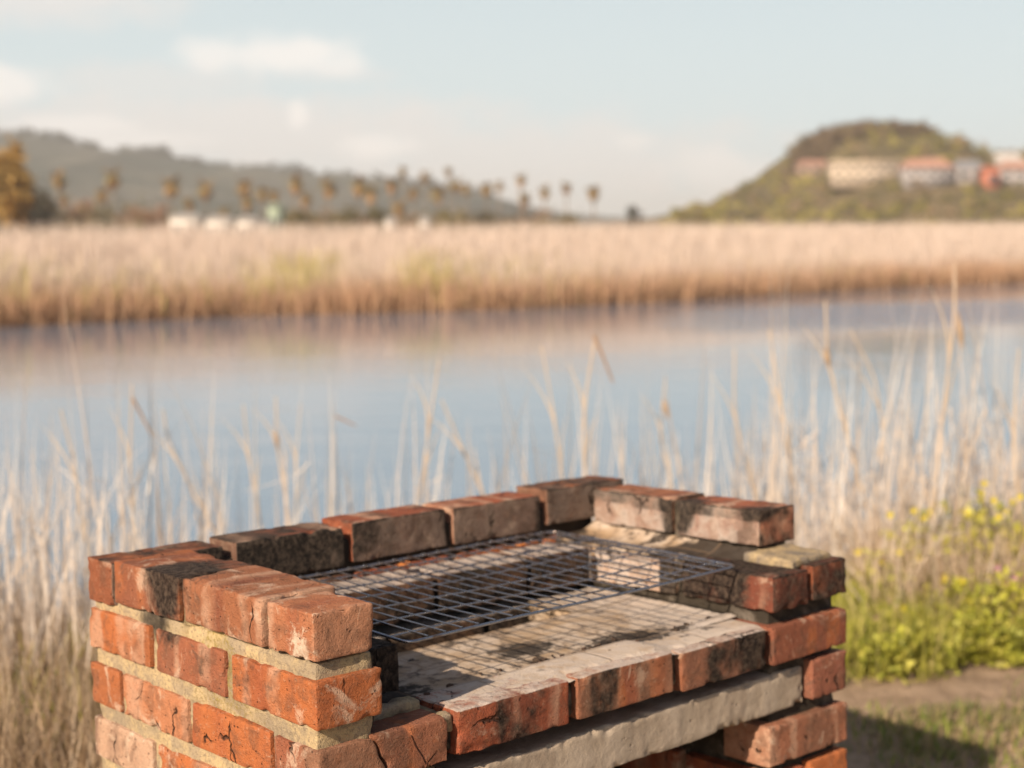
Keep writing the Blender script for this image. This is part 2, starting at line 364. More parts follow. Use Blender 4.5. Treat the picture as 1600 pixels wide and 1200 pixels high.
# ---------------------------------------------------------------- brick barbecue
BASE = np.array([.594, .332, -1.06])
bbq = empty('brick_barbecue', (0, 0, 0), 'weathered red brick braai with sooty hearth, standing on the river bank', 'barbecue')
bbq.matrix_world = MB @ Matrix.Translation(BASE.tolist())
ORANGE, RED, BROWN, PALE, DARK, MAROON = (.50, .165, .06), (.34, .10, .05), (.24, .12, .075), (.62, .40, .27), (.12, .07, .05), (.20, .065, .04)
PAL = [ORANGE, RED, BROWN, PALE, ORANGE, RED, DARK]
_bn = [0]
def rbox(x0, x1, y0, y1, z0, z1, res, r=.004, amp=.0012, seed=0, chip=.006):
    """box surface grid with rounded, chipped, uneven faces"""
    c = np.array([(x0 + x1) / 2, (y0 + y1) / 2, (z0 + z1) / 2]); h = np.array([x1 - x0, y1 - y0, z1 - z0]) / 2
    r = min(r, h.min() * .45)
    Vs, Fs = [], []; n0 = 0
    for ax in range(3):
        a, b = [(1, 2), (2, 0), (0, 1)][ax]
        na = max(2, int(2 * h[a] / res) + 2); nb = max(2, int(2 * h[b] / res) + 2)
        ga = np.linspace(-1, 1, na); gb = np.linspace(-1, 1, nb)
        A, B = np.meshgrid(ga * h[a], gb * h[b], indexing='ij')
        for s in (1, -1):
            P = np.zeros(A.shape + (3,)); P[..., a] = A; P[..., b] = B; P[..., ax] = s * h[ax]
            F = grid_faces(na, nb)
            if s < 0: F = F[:, ::-1]
            Vs.append(P.reshape(-1, 3)); Fs.append(F + n0); n0 += na * nb
    P = np.concatenate(Vs); F = np.concatenate(Fs)
    q = np.clip(P, -(h - r), h - r); d = P - q; L = np.linalg.norm(d, axis=1, keepdims=True); d = d / np.maximum(L, 1e-9)
    P = q + d * r
    W = P + c
    edge = np.sort(np.abs(P) - h, axis=1)[:, 1]          # near 0 on an edge
    e = np.clip(1 + edge / .014, 0, 1)
    off = amp * fbm(W, 30, seed, 3) + amp * .8 * vnoise(W, 9, seed + 3)
    off -= chip * e * np.clip(fbm(W, 42, seed + 11, 2) - .12, 0, 1) * 1.9
    P = P + d * off[:, None]
    return P + c, F, d, e
def brick(acc, x0, x1, y0, y1, zt, H=.067, tone=None, soot_shade=0., lime=0., ash=0., res=.0045, rot=None, shear=None, fn=None):
    _bn[0] += 1; sd_ = _bn[0]; g = np.random.default_rng(sd_ * 13 + 5)
    V, F, d, e = rbox(x0, x1, y0, y1, zt - H, zt, res, .0028, .0014, sd_)
    c = np.array([(x0 + x1) / 2, (y0 + y1) / 2, zt - H / 2])
    if shear: shear(V, c)
    a = R(rot if rot is not None else g.uniform(-.6, .6)); t = g.uniform(-.5, .5) * .012
    P = V - c; P = np.stack([P[:, 0] * math.cos(a) - P[:, 1] * math.sin(a), P[:, 0] * math.sin(a) + P[:, 1] * math.cos(a), P[:, 2] + t * (P[:, 0] + P[:, 1])], 1)
    V = P + c
    # colour: bands across the length of the brick, as the firing left them
    tn = np.array(tone if tone is not None else PAL[g.integers(len(PAL))]); tn = tn * g.uniform(.85, 1.12)
    lx = V[:, 0] if (x1 - x0) > (y1 - y0) else V[:, 1]
    wob = .012 * fbm(V, 22, sd_ + 40)
    b1 = vnoise(np.stack([(lx + wob) * 26, 0 * lx + sd_ * 3.3, 0 * lx], 1), 1., 5)
    b2 = vnoise(np.stack([(lx + wob) * 40, 0 * lx + sd_ * 5.7, 0 * lx], 1), 1., 6)
    alt1 = np.array([BROWN, DARK, MAROON, RED][g.integers(4)]); alt2 = np.array([PALE, ORANGE, PALE][g.integers(3)])
    w1 = (np.clip((b1 - .0) * 1.6, 0, .75) * np.clip(1 + .9 * fbm(V, 35, sd_ + 3), 0, 1))[:, None]; w2 = (np.clip((b2 - .2) * 1.7, 0, .6) * np.clip(.8 + 1.3 * fbm(V, 28, sd_ + 9), 0, 1))[:, None]
    T = tn * (1 - w1) + alt1 * w1; T = T * (1 - w2) + alt2 * w2
    M = np.zeros_like(V); M[:, 0] = soot_shade; M[:, 1] = lime + .18 * e; M[:, 2] = ash
    if fn: fn(V, d, T, M)
    M[:, 0] = np.minimum(M[:, 0] * (1 + .35 * fbm(V, 16, sd_ + 5)), 1.05)
    acc.add(V - BASE, F, T, M)
def blob(P, c, r): return np.clip(1.3 - np.sqrt((((P - np.array(c)) / np.array(r)) ** 2).sum(1)), 0, 1)

P_ = .0918
# colouring shared by bricks: soot and ash from the fires; front faces darkened through the same mask
def sm_inner_back(V, d, T, M):
    f = (d[:, 1] < -.5)
    M[f, 0] = .34; T[f] = T[f] * .12 + np.array([.185, .145, .115]) * .88
    M[:, 0] += f * (1.0 * blob(V, (.35, .56, -.02), (.13, .1, .08)) + 1. * blob(V, (.15, .56, -.03), (.09, .1, .09)) + .35 * blob(V, (.50, .56, -.01), (.05, .1, .05)))
    M[f, 2] = .12
    M[:, 0] += (d[:, 2] > .5) * (.36 + .2 * ((V[:, 0] < .42) | (V[:, 0] > .93)))
    M[:, 0] += f * .5 * np.clip(1 - np.abs(((V[:, 0] - .216) / .2395 + .5) % 1 - .5) / .09, 0, 1) * (V[:, 0] > .3)
def sm_left(V, d, T, M):
    M[:, 0] += 1.0 * blob(V, (0, .40, -.035), (.07, .07, .08)) + .45 * blob(V, (0, .30, -.12), (.03, .015, .04)) + .4 * blob(V, (0, .16, -.12), (.03, .045, .03)) + .35 * blob(V, (0, .6, -.02), (.03, .03, .03)) + .5 * blob(V, (.0, .235, -.135), (.05, .02, .04))
    M[:, 0] += .55 * blob(V, (.07, .41, 0), (.09, .08, .03)) + .25 * blob(V, (0, .155, -.06), (.03, .03, .02))
    M[:, 0] += (d[:, 0] > .6) * .6; M[:, 0] += (d[:, 2] > .5) * (V[:, 2] > -.05) * .20 + (d[:, 1] > .5) * .4
def sm_right(V, d, T, M):
    f = d[:, 0] < -.5
    M[f, 2] = .50; M[f, 1] = 0.; T[f] = T[f] * .3 + np.array([.36, .285, .23]) * .7; M[f, 0] += .30 * (V[f, 2] > -.03) + .12
    M[:, 2] = np.where(f & (V[:, 1] < .17), 0., M[:, 2])
    M[:, 0] += .55 * blob(V, (1.08, .30, -.01), (.05, .045, .03)) + f * .15
    M[:, 0] += (d[:, 2] > .5) * (.25 + .2 * (V[:, 1] < .36)); M[:, 0] += f * 1. * blob(V, (1.08, .325, -.02), (.05, .04, .06)) + .6 * blob(V, (1.08, .12, .0), (.05, .05, .03))
    M[:, 0] += (d[:, 1] < -.5) * .62
def sm_leaf(V, d, T, M): M[:, 0] = 1.05
def sm_front(V, d, T, M):
    f = d[:, 2] > .6
    M[f, 2] = .62; M[f, 1] = .5; M[:, 0] += .2 * (d[:, 1] < -.5) * (V[:, 0] > .6)
    M[:, 0] += .62 * (d[:, 1] < -.5) * np.clip(vnoise(V * [1, 1, .6], 15, 77) * 2., 0, 1)
def sm_rb(V, d, T, M):
    f = d[:, 0] < -.5
    M[f, 2] += .22 + .12 * (V[f, 1] > .25); M[f, 0] += .1; M[f, 0] += .62 * (V[f, 1] < .27) * np.clip((V[f, 1] - .03) / .05, 0, 1); M[f, 1] = 0
    M[:, 0] += .5 * (d[:, 1] < -.5) + .6 * (d[:, 2] > .5); M[:, 0] += .15  # header front faces darkened: dimness of grazing sun painted into their colour

# --- left wall
A = Acc()
brick(A, 0, .098, .002, .114, 0, .066, (.42, .17, .085), lime=.15, rot=0, fn=lambda V, d, T, M: (M.__setitem__((slice(None), 1), M[:, 1] + .55 * blob(V, (0, .035, -.045), (.03, .03, .03)))), res=.0032)
brick(A, 0, .128, .127, .349, .001, .067, (.40, .16, .08), fn=sm_left, rot=-.6, lime=.05, res=.0036)
brick(A, 0, .135, .360, .566, -.001, .068, (.34, .13, .07), fn=sm_left, rot=.5, lime=.05, res=.0036)
brick(A, 0, .108, 0, .215, -P_, .066, ORANGE, fn=sm_left, rot=0, lime=.1, res=.0034)
brick(A, .002, .108, .236, .440, -P_, .067, (.38, .14, .075), fn=sm_left, res=.004)
brick(A, .0, .108, .456, .664, -P_, .066, ORANGE, fn=sm_left, res=.004)
for (y0, y1, t) in ((.118, .332, ORANGE), (.346, .552, (.52, .22, .11)), ): brick(A, 0, .106, y0, y1, -2 * P_, tone=t, lime=.12, fn=sm_left, res=.004)
brick(A, 0, .106, .563, .664, -2 * P_, tone=ORANGE)
for (y0, y1) in ((.0, .222), (.237, .446), (.462, .664)): brick(A, 0.002, .108, y0, y1, -3 * P_, tone=[(.55, .4, .29), ORANGE, PALE][int(y0 * 5)], lime=.25, res=.005)
for c in range(4, 11):
    cuts = (.0, .106, .118, .33, .345, .55, .56, .664) if c % 2 == 0 else (0, .222, .237, .446, .462, .664)
    for i in range(0, len(cuts), 2): brick(A, 0, .108, cuts[i], cuts[i + 1], -c * P_, lime=.15, res=.012)
    brick(A, .118, .224, 0, .222, -c * P_, res=.012)
brick(A, .118, .224, 0, .1, -3 * P_, res=.01)
left_wall = A.mk('left_wall', MAT_BRICK, bbq, smooth=True)
A = Acc()
for (y0, y1) in ((.098, .315), (.328, .452)): brick(A, .112, .212, y0, y1, -P_ - .003, .07, DARK, soot_shade=1., fn=sm_leaf, res=.0045)
for (y0, y1) in ((.118, .33), (.34, .552)): brick(A, .112, .212, y0, y1, -2 * P_ - .004, .07, DARK, soot_shade=1., fn=sm_leaf, res=.009)
A.mk('grill_ledge', MAT_BRICK, bbq, smooth=True)
# --- back wall
A = Acc()
bk = ((0, .206, -.007, (.34, .12, .06)), (.226, .448, -.004, DARK), (.466, .690, .0, RED), (.706, .935, -.002, RED), (.955, 1.180, .007, BROWN))
for i, (x0, x1, zt, t) in enumerate(bk): brick(A, x0, x1, .562 if i else .574, .662, zt, .072, t, fn=sm_inner_back, rot=[.2, -.4, .3, -.2, .3][i], res=.0045)
for i in range(5): brick(A, .002 + (.236 if i else .112) * 0 + i * .2376 + (.01 if i else 0), .002 + i * .2376 + .222, .565, .664, -2 * P_, res=.011)
for c in (1, 3, 4, 5, 6, 7, 8, 9, 10):
    o = .118 if c % 2 else 0
    for i in range(6):
        x0 = max(.118, -.12 + o + i * .2376); x1 = min(1.08, -.12 + o + i * .2376 + .222)
        if x1 > x0 + .03: brick(A, x0, x1, .565, .664, -c * P_, res=.013)
back_wall = A.mk('back_wall', MAT_BRICK, bbq, smooth=True)
# inner leaf of the back wall, the ledge behind the fire
A = Acc()
def sm_ledge(V, d, T, M):
    M[:, 0] = .72 + .3 * vnoise(V, 12, 4); T[:] = T * .2 + np.array([.14, .09, .055]) * .8
    f = d[:, 2] > .5; M[f, 0] = .12 + .3 * (V[f, 1] < .485); M[f, 2] = .75
for (x0, x1) in ((.222, .352), (.364, .566), (.581, .80), (.812, .962)): brick(A, x0, x1, .455, .556, -P_ - .006, .072, RED, fn=sm_ledge, res=.0055)
for (x0, x1) in ((.222, .46), (.472, .69), (.704, .962)): brick(A, x0, x1, .458, .556, -2 * P_ - .006, .072, BROWN, fn=sm_ledge, res=.0075)
for (x0, x1) in ((.222, .35), (.364, .566), (.581, .80), (.812, .962)): brick(A, x0, x1, .456, .556, -3 * P_ - .006, .072, BROWN, fn=sm_ledge, res=.01)
A.mk('back_ledge', MAT_BRICK, bbq, smooth=True)
# --- right wall
A = Acc()
brick(A, 1.082, 1.186, .338, .556, -.004, .07, (.42, .17, .09), fn=sm_right, rot=-.3, res=.0045)
brick(A, 1.082, 1.188, .118, .324, -.006, .068, (.36, .12, .065), fn=sm_right, rot=.2, res=.0045)
brick(A, .970, 1.072, 0, .214, -P_ - .007, .064, MAROON, fn=sm_rb, rot=.0, res=.004)
brick(A, 1.086, 1.190, 0, .216, -P_ - .003, .066, MAROON, fn=sm_rb, rot=.4, res=.004)
for (y0, y1) in ((.23, .44), (.452, .556)):
    brick(A, .968, 1.072, y0, y1, -P_ - .006, .066, PALE, fn=sm_rb, ash=.3, res=.0055); brick(A, 1.086, 1.190, y0, y1, -P_ - .004, .066, BROWN, res=.008)
for (y0, y1) in ((.118, .33), (.345, .552)): brick(A, 1.084, 1.19, y0, y1, -2 * P_, res=.01)
brick(A, 1.080, 1.188, 0, .216, -.270, .073, (.36, .13, .08), ash=.08, rot=1.2, res=.004)
for (y0, y1) in ((.232, .44), (.455, .56)): brick(A, 1.084, 1.19, y0, y1, -.272, .07, res=.012)
brick(A, .956, 1.190, 0, .106, -.369, .072, (.36, .15, .085), lime=.12, rot=0, res=.004)
brick(A, .956, 1.058, 0, .2, -.460, .068, RED, rot=0, res=.006); brick(A, 1.076, 1.190, 0, .2, -.458, .068, ORANGE, res=.005)
for c in range(4, 11):
    if c > 5:
        if c % 2: brick(A, .956, 1.06, 0, .21, -c * P_, res=.01); brick(A, 1.075, 1.19, 0, .21, -c * P_, res=.01)
        else: brick(A, .956, 1.19, 0, .106, -c * P_, res=.01)
    for (y0, y1) in ((.118, .33), (.345, .55)):
        if c != 5: brick(A, 1.084, 1.19, y0, y1, -c * P_, res=.013)
        brick(A, .956, 1.06, y0 + .1, y1 + .1, -c * P_, res=.013)
right_wall = A.mk('right_wall', MAT_BRICK, bbq, smooth=True)
# --- front course
A = Acc()
def crk1(V, c):
    k = V[:, 0] > c[0]; V[k, 0] += np.clip(-(V[k, 2] + .184) * .5, -.002, .04) + .003 * vnoise(V[k], 60, 3)
def crk2(V, c):
    k = V[:, 0] < c[0]; V[k, 0] += np.clip(-(V[k, 2] + .184) * .5, -.002, .04) + .003 * vnoise(V[k], 60, 3)
brick(A, 0, .086, 0, .106, -.186, .066, (.30, .15, .09), rot=0, shear=crk1, lime=.1, res=.0035)
brick(A, .090, .222, 0, .106, -.185, .066, (.34, .14, .08), rot=0, shear=crk2, res=.0035, lime=.08)
for i, t in ((1, (.42, .12, .06)), (2, (.30, .15, .09)), (3, (.28, .13, .08)), (4, (.33, .12, .07))):
    x0 = i * .2415; brick(A, x0 + .001, x0 + .222, 0 if i < 4 else -.002, .106, -.184 - [0, -.002, -.002, .004, .005][i], .067, t, fn=sm_front if i < 4 else None, rot=[0, .1, -.2, -.5, .2][i], res=.0036)
front = A.mk('front_course', MAT_BRICK, bbq, smooth=True)
# --- mortar cores, a few millimetres behind the brick faces
MT = (.37, .285, .185)
def core(part, boxes, fn=None, res=.008, tone=MT, seed=50, amp=.0035):
    A = Acc()
    for i, b in enumerate(boxes):
        V, F, d, e = rbox(*b, res, .006, amp, seed + i, .006)
        M = np.zeros_like(V)
        if fn: fn(V, d, M)
        A.add(V - BASE, F, tone, M)
    return A.mk('mortar', MAT_MORTAR, part, smooth=True)
def mfl(V, d, M):
    M[:, 0] += .75 * blob(V, (0, .45, -.08), (.05, .08, .05)) + .5 * blob(V, (0, .355, -.05), (.04, .02, .06)) + (d[:, 1] < -.5) * .2 + .5 * blob(V, (0, .235, -.12), (.05, .03, .05))
    M[:, 1] += .5 * blob(V, (0, .25, -.11), (.05, .2, .2)) * (fbm(V, 9, 8) > 0)
    M[:, 0] += (d[:, 0] > .5) * .8
core(left_wall, [(.0075, .104, .012, .657, -1.05, -.070), (.010, .100, .12, .655, -.075, -.012), (.1, .215, .014, .09, -1.05, -.262)], mfl, .0075)
core(left_wall, [(.108, .150, .016, .098, -.262, -.196)], mfl, .006, amp=.007)
def mfb(V, d, M): M[:, 0] = 1.
core(back_wall, [(.1, 1.1, .575, .655, -1.05, -.03)], mfb, .012)
core(right_wall, [(1.095, 1.178, .13, .57, -.14, -.012)], lambda V, d, M: M.__setitem__((slice(None), 0), .7), .009, (.36, .30, .24), 62)
core(right_wall, [(.982, 1.178, .021, .57, -1.05, -.115)], lambda V, d, M: M.__setitem__((slice(None), 0), .75), .009, (.3, .25, .2), 65)
core(front, [(.02, 1.17, .018, .098, -.245, -.193)], lambda V, d, M: M.__setitem__((slice(None), 0), .62 + .0 * d[:, 0]), .006, (.40, .33, .26), 70)
for jb in ((.218, .242, .010, .09, -.215, -.188), (.462, .485, .020, .09, -.25, -.189), (.704, .726, .022, .09, -.245, -.191)):
    core(front, [jb], lambda V, d, M: M.__setitem__((slice(None), 0), .42), .003, (.30, .23, .17), 75, .006)
core(bbq, [(.105, .222, .060, .090, -.192, -.173)], lambda V, d, M: M.__setitem__((slice(None), 0), .3), .003, (.34, .26, .18), 84, .009).name = 'mortar_ridge'
# smooth mortar coving on the right-hand ledge and a broken bed at its front
A = Acc()
nx, ny = 40, 110
U, W_ = np.meshgrid(np.linspace(0, 1, nx), np.linspace(0, 1, ny), indexing='ij')
Xc = .970 + U * .118; Yc = .115 + W_ * .445
Zc = -.0985 + .017 * np.clip((U - .55) / .45, 0, 1) ** 2 * np.clip((Yc - .10) / .05, 0, 1) + .006 * np.clip((Yc - .50) / .06, 0, 1) ** 2 + .0035 * fbm(np.stack([Xc, Yc, 0 * Xc], -1), 20, 4) - .02 * np.clip(1 - U / .12, 0, 1) ** 2
Zc += .004 * np.clip((Yc - .12) / .2, 0, 1) - .012 * np.clip((.15 - Yc) / .035, 0, 1)
Mc = np.zeros(Xc.shape + (3,)); Mc[..., 1] = .34 - .25 * np.clip((.3 - Yc) / .2, 0, 1)
Mc[..., 0] = .75 * np.exp(-(((Xc - 1.06) / .03) ** 2 + ((Yc - .235) / .04) ** 2)) + .55 * np.clip((.30 - Yc) / .12, 0, 1) + .36 + .6 * np.clip(fbm(np.stack([Xc, Yc, 0 * Xc], -1), 14, 6) + .1, 0, 1) * 1.5
A.add(np.stack([Xc, Yc, Zc], -1).reshape(-1, 3) - BASE, grid_faces(nx, ny), (.5, .5, .5), Mc.reshape(-1, 3))
A.mk('ledge_mortar', MAT_HEARTH, bbq, smooth=True)
core(bbq, [(1.056, 1.178, .022, .14, -.103, -.0835)], lambda V, d, M: (M.__setitem__((slice(None), 1), .12 * (V[:, 0] < 1.11)), M.__setitem__((slice(None), 0), .4 * (d[:, 1] < -.4) + .45 * (V[:, 2] > -.08))), .004, (.22, .18, .14), 90, .0055).name = 'broken_mortar_bed'
# --- hearth floor with the ash slot left open at the back
A = Acc()
def slab(x0, x1, y0, y1, zt, zb, res=.005):
    nx, ny = int((x1 - x0) / res) + 2, int((y1 - y0) / res) + 2
    X, Y = np.meshgrid(np.linspace(x0, x1, nx), np.linspace(y0, y1, ny), indexing='ij')
    P = np.stack([X, Y, 0 * X], -1)
    Z = zt + .0022 * fbm(P, 14, 31) + .0012 * fbm(P, 60, 32) + .011 * np.clip(1 - np.abs(Y - .10) / .022, 0, 1) * np.clip(fbm(P, 9, 33) + .15, 0, 1)
    Z += .003 * np.clip((X - .93) / .035, 0, 1) ** 2
    M = np.zeros(X.shape + (3,))
    M[..., 1] = .36 + .45 * np.clip(1 - (Y - .06) / .07, 0, 1) + .3 * np.clip((X - .75) / .2, 0, 1)
    M[..., 0] = np.clip(.7 - (X - .21) / .16, 0, .8) + .5 * np.clip(fbm(P, 26, 36) - .3, 0, 1) * 2. + .5 * np.clip(1 - np.abs(Y - .115) / .02, 0, 1) * np.clip(fbm(P, 15, 39), 0, 1) * 1.6
    M[..., 0] += .55 * np.exp(-(((X - .55) / .07) ** 2 + ((Y - .2) / .04) ** 2)) + .45 * np.exp(-(((X - .72) / .05) ** 2 + ((Y - .13) / .03) ** 2)) + .30 + .6 * np.clip(fbm(P, 7, 88), 0, 1)
    A.add(np.stack([X, Y, Z], -1).reshape(-1, 3) - BASE, grid_faces(nx, ny), (.5, .5, .5), M.reshape(-1, 3))
    A.add(boxv(x0, x1, y0 + .002, y1, zb, zt - .006) - BASE, BOXF, (.3, .2, .15), (.5, 0, 0))
slab(.10, .972, .085, .336, -.185, -.262)
slab(.80, .972, .3362, .46, -.184, -.262)
hearth = A.mk('hearth_floor', MAT_HEARTH, bbq, smooth=True)
A = Acc(); A.add(boxv(.1, 1.0, .09, .56, -.36, -.335) - BASE, BOXF, (.3, .2, .15), (.8, 0, 0)); A.mk('ash_tray_slab', MAT_CONC, bbq)
# thin ash skin over the front bricks' tops
A = Acc()
nx, ny = 190, 26
X, Y = np.meshgrid(np.linspace(.2465, .966, nx), np.linspace(.006, .105, ny), indexing='ij')
Pq = np.stack([X, Y, 0 * X], -1)
edgef = np.clip((Y - .004 - .006 * (fbm(Pq * [1, .2, 1], 30, 41) + .6)) / .006, 0, 1)
topz = np.interp(X, [.236, .46, .48, .70, .73, .95, .97], [-.184, -.184, -.182, -.182, -.188, -.188, -.189])
Z = topz - .0045 + .0072 * np.clip((Y - .012 - .012 * (fbm(Pq * [1, .2, 1], 25, 41) + .5)) / .02, 0, 1) + .0012 * fbm(Pq, 30, 42) + .0012 * fbm(Pq, 9, 43) - .006 * np.clip((X - .96) / .02, 0, 1)
M = np.zeros(X.shape + (3,)); M[..., 1] = .58; M[..., 0] = .22 * np.clip((X - .5) / .2, 0, 1) + .45 * np.clip(fbm(Pq, 34, 45) - .1, 0, 1) * 2 * (Y > .06)
A.add(Pq * [1, 1, 0] + np.stack([0 * X, 0 * X, Z], -1) - BASE, grid_faces(nx, ny), (.5, .5, .5), M.reshape(-1, 3))
A.mk('ash_skin', MAT_HEARTH, bbq, smooth=True)
# --- lintel
V, F, d, e = rbox(.23, 1.072, .014, .10, -.351, -.279, .0045, .004, .0018, 120, .012)
k = d[:, 2] < -.3; V[k, 2] += .003 * vnoise(V[k], 12, 9)
mk('lintel', V - BASE, F, MAT_CONC, bbq, smooth=True)

# ---------------------------------------------------------------- grill and what lies about the hearth
def tube(P, r, n=6, close=False):
    P = np.asarray(P, float); k = len(P)
    t = np.gradient(P, axis=0) if not close else np.roll(P, -1, 0) - np.roll(P, 1, 0)
    t /= np.linalg.norm(t, axis=1, keepdims=True) + 1e-12
    ref = np.array([0, 0, 1.]) if abs(t[0, 2]) < .8 else np.array([1., 0, 0])
    a = np.cross(t, ref); a /= np.linalg.norm(a, axis=1, keepdims=True); b = np.cross(t, a)
    r = np.broadcast_to(np.asarray(r, float), (k,))
    th = np.linspace(0, 2 * np.pi, n, endpoint=False)
    V = P[:, None] + r[:, None, None] * (np.cos(th)[None, :, None] * a[:, None] + np.sin(th)[None, :, None] * b[:, None])
    F = []
    for i in range(k if close else k - 1):
        i2 = (i + 1) % k
        for j in range(n): F.append((i * n + j, i * n + (j + 1) % n, i2 * n + (j + 1) % n, i2 * n + j))
    return V.reshape(-1, 3), np.array(F)
grill = empty('barbecue_grill', (0, 0, 0), 'rectangular steel wire grill laid loose across the sooty brick hearth', 'grill')
ex = Vector((math.cos(.0153), math.sin(.0153), -.0012)).normalized(); ey = Vector((-math.sin(.0153), math.cos(.0153), .024)).normalized(); ez = ex.cross(ey).normalized(); ey = ez.cross(ex)
GM = Matrix.Identity(4)
for i in range(3):
    GM[i][0] = ex[i]; GM[i][1] = ey[i]; GM[i][2] = ez[i]; GM[i][3] = (.206, .066, -.0872)[i]
grill.matrix_world = MB @ GM
GW, GD = .758, .472
def sag(x, y): return -.0035 * math.sin(math.pi * min(max(x / GW, 0), 1)) * math.sin(math.pi * min(max(y / GD, 0), 1)) + .0012 * math.sin(9 * x + 5 * y)
c_ = .016; fr = []
for (cx, cy, a0) in ((c_, c_, 180), (GW - c_, c_, 270), (GW - c_, GD - c_, 0), (c_, GD - c_, 90)):
    for k in range(7): a = R(a0 + k * 15); fr.append((cx + c_ * math.cos(a), cy + c_ * math.sin(a)))
fp = []
for i in range(len(fr)):
    a, b = fr[i], fr[(i + 1) % len(fr)]; n = max(1, int(math.dist(a, b) / .03))
    for k in range(n): fp.append((a[0] + (b[0] - a[0]) * k / n, a[1] + (b[1] - a[1]) * k / n))
V, F = tube([(x, y, sag(x, y)) for x, y in fp], .0025, 8, True); mk('frame', V, F, MAT_STEEL, grill, smooth=True)
nc = 22
for i in range(1, nc):
    x = GW * i / nc + .0012 * math.sin(i * 7.3); V, F = tube([(x + .0012 * math.sin(i + t * 3), y, sag(x, y) + .0034) for t, y in ((t, GD * (-.002 + 1.004 * t)) for t in np.linspace(0, 1, 12))], .0013, 6)
    mk('cross_wire', V, F, MAT_STEEL, grill, smooth=True)
for y in (.045, .122, .199, .276, .353, .425):
    V, F = tube([(x, y + .0008 * math.sin(x * 11), sag(x, y)) for x in np.linspace(-.001, GW + .001, 22)], .0016, 6)
    mk('long_wire', V, F, MAT_STEEL, grill, smooth=True)
# charcoal crumbs on the front edge of the hearth, rubble in the ash slot
def lumps(name, pts, sizes, mat, tones, **kw):
    A = Acc()
    base = None
    import bmesh
    bm = bmesh.new(); bmesh.ops.create_icosphere(bm, subdivisions=2, radius=1.); bv = np.array([v.co[:] for v in bm.verts]); bf = np.array([[v.index for v in f.verts] for f in bm.faces]); bm.free()
    for i, (p, s) in enumerate(zip(pts, sizes)):
        g = np.random.default_rng(i + 400); V = bv * (1 + .35 * vnoise(bv, 1.3, i)[:, None]) * (np.array([g.uniform(.8, 1.4), g.uniform(.7, 1.1), g.uniform(.5, .8)]) * s)
        a = g.uniform(0, 6.28); V = np.stack([V[:, 0] * math.cos(a) - V[:, 1] * math.sin(a), V[:, 0] * math.sin(a) + V[:, 1] * math.cos(a), V[:, 2]], 1)
        A.add(V + p, bf, tones[i % len(tones)], (g.uniform(.2, .7), 0, .2))
    return A.mk(name, mat, None, **kw)
g = np.random.default_rng(21)
pts, sz = [], []
for i in range(110):
    s = abs(g.normal(0, .0022)) + .0015; pts.append((g.choice([g.uniform(.5, .66), g.uniform(.25, .95), g.uniform(.60, .72)]), g.normal(.106, .011), -.182)); sz.append(s)
o = lumps('charcoal_crumbs', pts, sz, MAT_BRICK, [DARK, (.1, .07, .05)], kind='stuff', label='black charcoal crumbs strewn along the front edge of the hearth', cat='charcoal')
o.matrix_world = MB
pts, sz = [], []
for i in range(150):
    pts.append((g.uniform(.225, .79), g.uniform(.34, .45), -.325 + g.uniform(0, .07))); sz.append(g.uniform(.009, .024))
o = lumps('burnt_rubble', pts, sz, MAT_BRICK, [(.34, .17, .09), BROWN, DARK, (.3, .2, .13)], kind='stuff', label='brown burnt rubble filling the ash slot beneath the wire grill', cat='rubble')
o.matrix_world = MB
def dry_leaf(x, y, z, s, a, label):
    n = 9; t = np.linspace(0, 1, n); w = s * .28 * np.sin(np.pi * np.clip(t, .03, .97)) ** .8; V = []
    for tt, ww in zip(t, w):
        for k in (-1, -.4, .4, 1): V.append(((tt - .5) * s, k * ww, .12 * s * k * k + .1 * s * tt * tt))
    V = np.array(V); F = grid_faces(n, 4)
    V2 = V.copy(); V2[:, 2] -= .0006; Fb = F[:, ::-1] + len(V)
    o = mk('dry_leaf', np.concatenate([V, V2]), np.concatenate([F, Fb]), MAT_DRYLEAF, smooth=True, label=label, cat='leaf')
    o.matrix_world = MB @ Matrix.Translation((x, y, z)) @ Matrix.Rotation(a, 4, 'Z')
dry_leaf(.545, .515, -.086, .040, .5, 'curled orange dry leaf on the back ledge, nearer the sooty left corner')
dry_leaf(.825, .505, -.086, .036, .2, 'pale orange dry leaf on the back ledge, in the middle under the grill')

# ---------------------------------------------------------------- ribbons: reeds and grass
def ribbons(base, height, width, face, lean, leandir, curl, K=5, fold=None, taper=1.):
    """N blades: arrays of base (N,3), height, width, facing angle, lean angle, lean direction, curl"""
    N = len(base); t = np.linspace(0, 1, K + 1)[None, :]
    ang = lean[:, None] + curl[:, None] * t ** 2
    ds = height[:, None] / K
    r = np.cumsum(np.concatenate([np.zeros((N, 1)), (np.sin(ang[:, :-1]) + np.sin(ang[:, 1:])) / 2 * ds], 1), 1)
    z = np.cumsum(np.concatenate([np.zeros((N, 1)), (np.cos(ang[:, :-1]) + np.cos(ang[:, 1:])) / 2 * ds], 1), 1)
    P = np.stack([base[:, 0:1] + r * np.cos(leandir)[:, None], base[:, 1:2] + r * np.sin(leandir)[:, None], base[:, 2:3] + z], -1)
    w = width[:, None] / 2 * np.clip(1.06 - t ** (2.2 / taper), .06, 1)
    side = np.stack([np.cos(face), np.sin(face), 0 * face], -1)[:, None]
    V = np.stack([P - side * w[..., None], P + side * w[..., None]], 2)      # N,K+1,2,3
    i = np.arange(N)[:, None] * (K + 1) * 2; k = np.arange(K)[None] * 2
    a = (i + k)
    F = np.stack([a, a + 1, a + 3, a + 2], -1).reshape(-1, 4)
    return V.reshape(-1, 3), F
def rep(c, K): return np.repeat(c, (K + 1) * 2, 0)

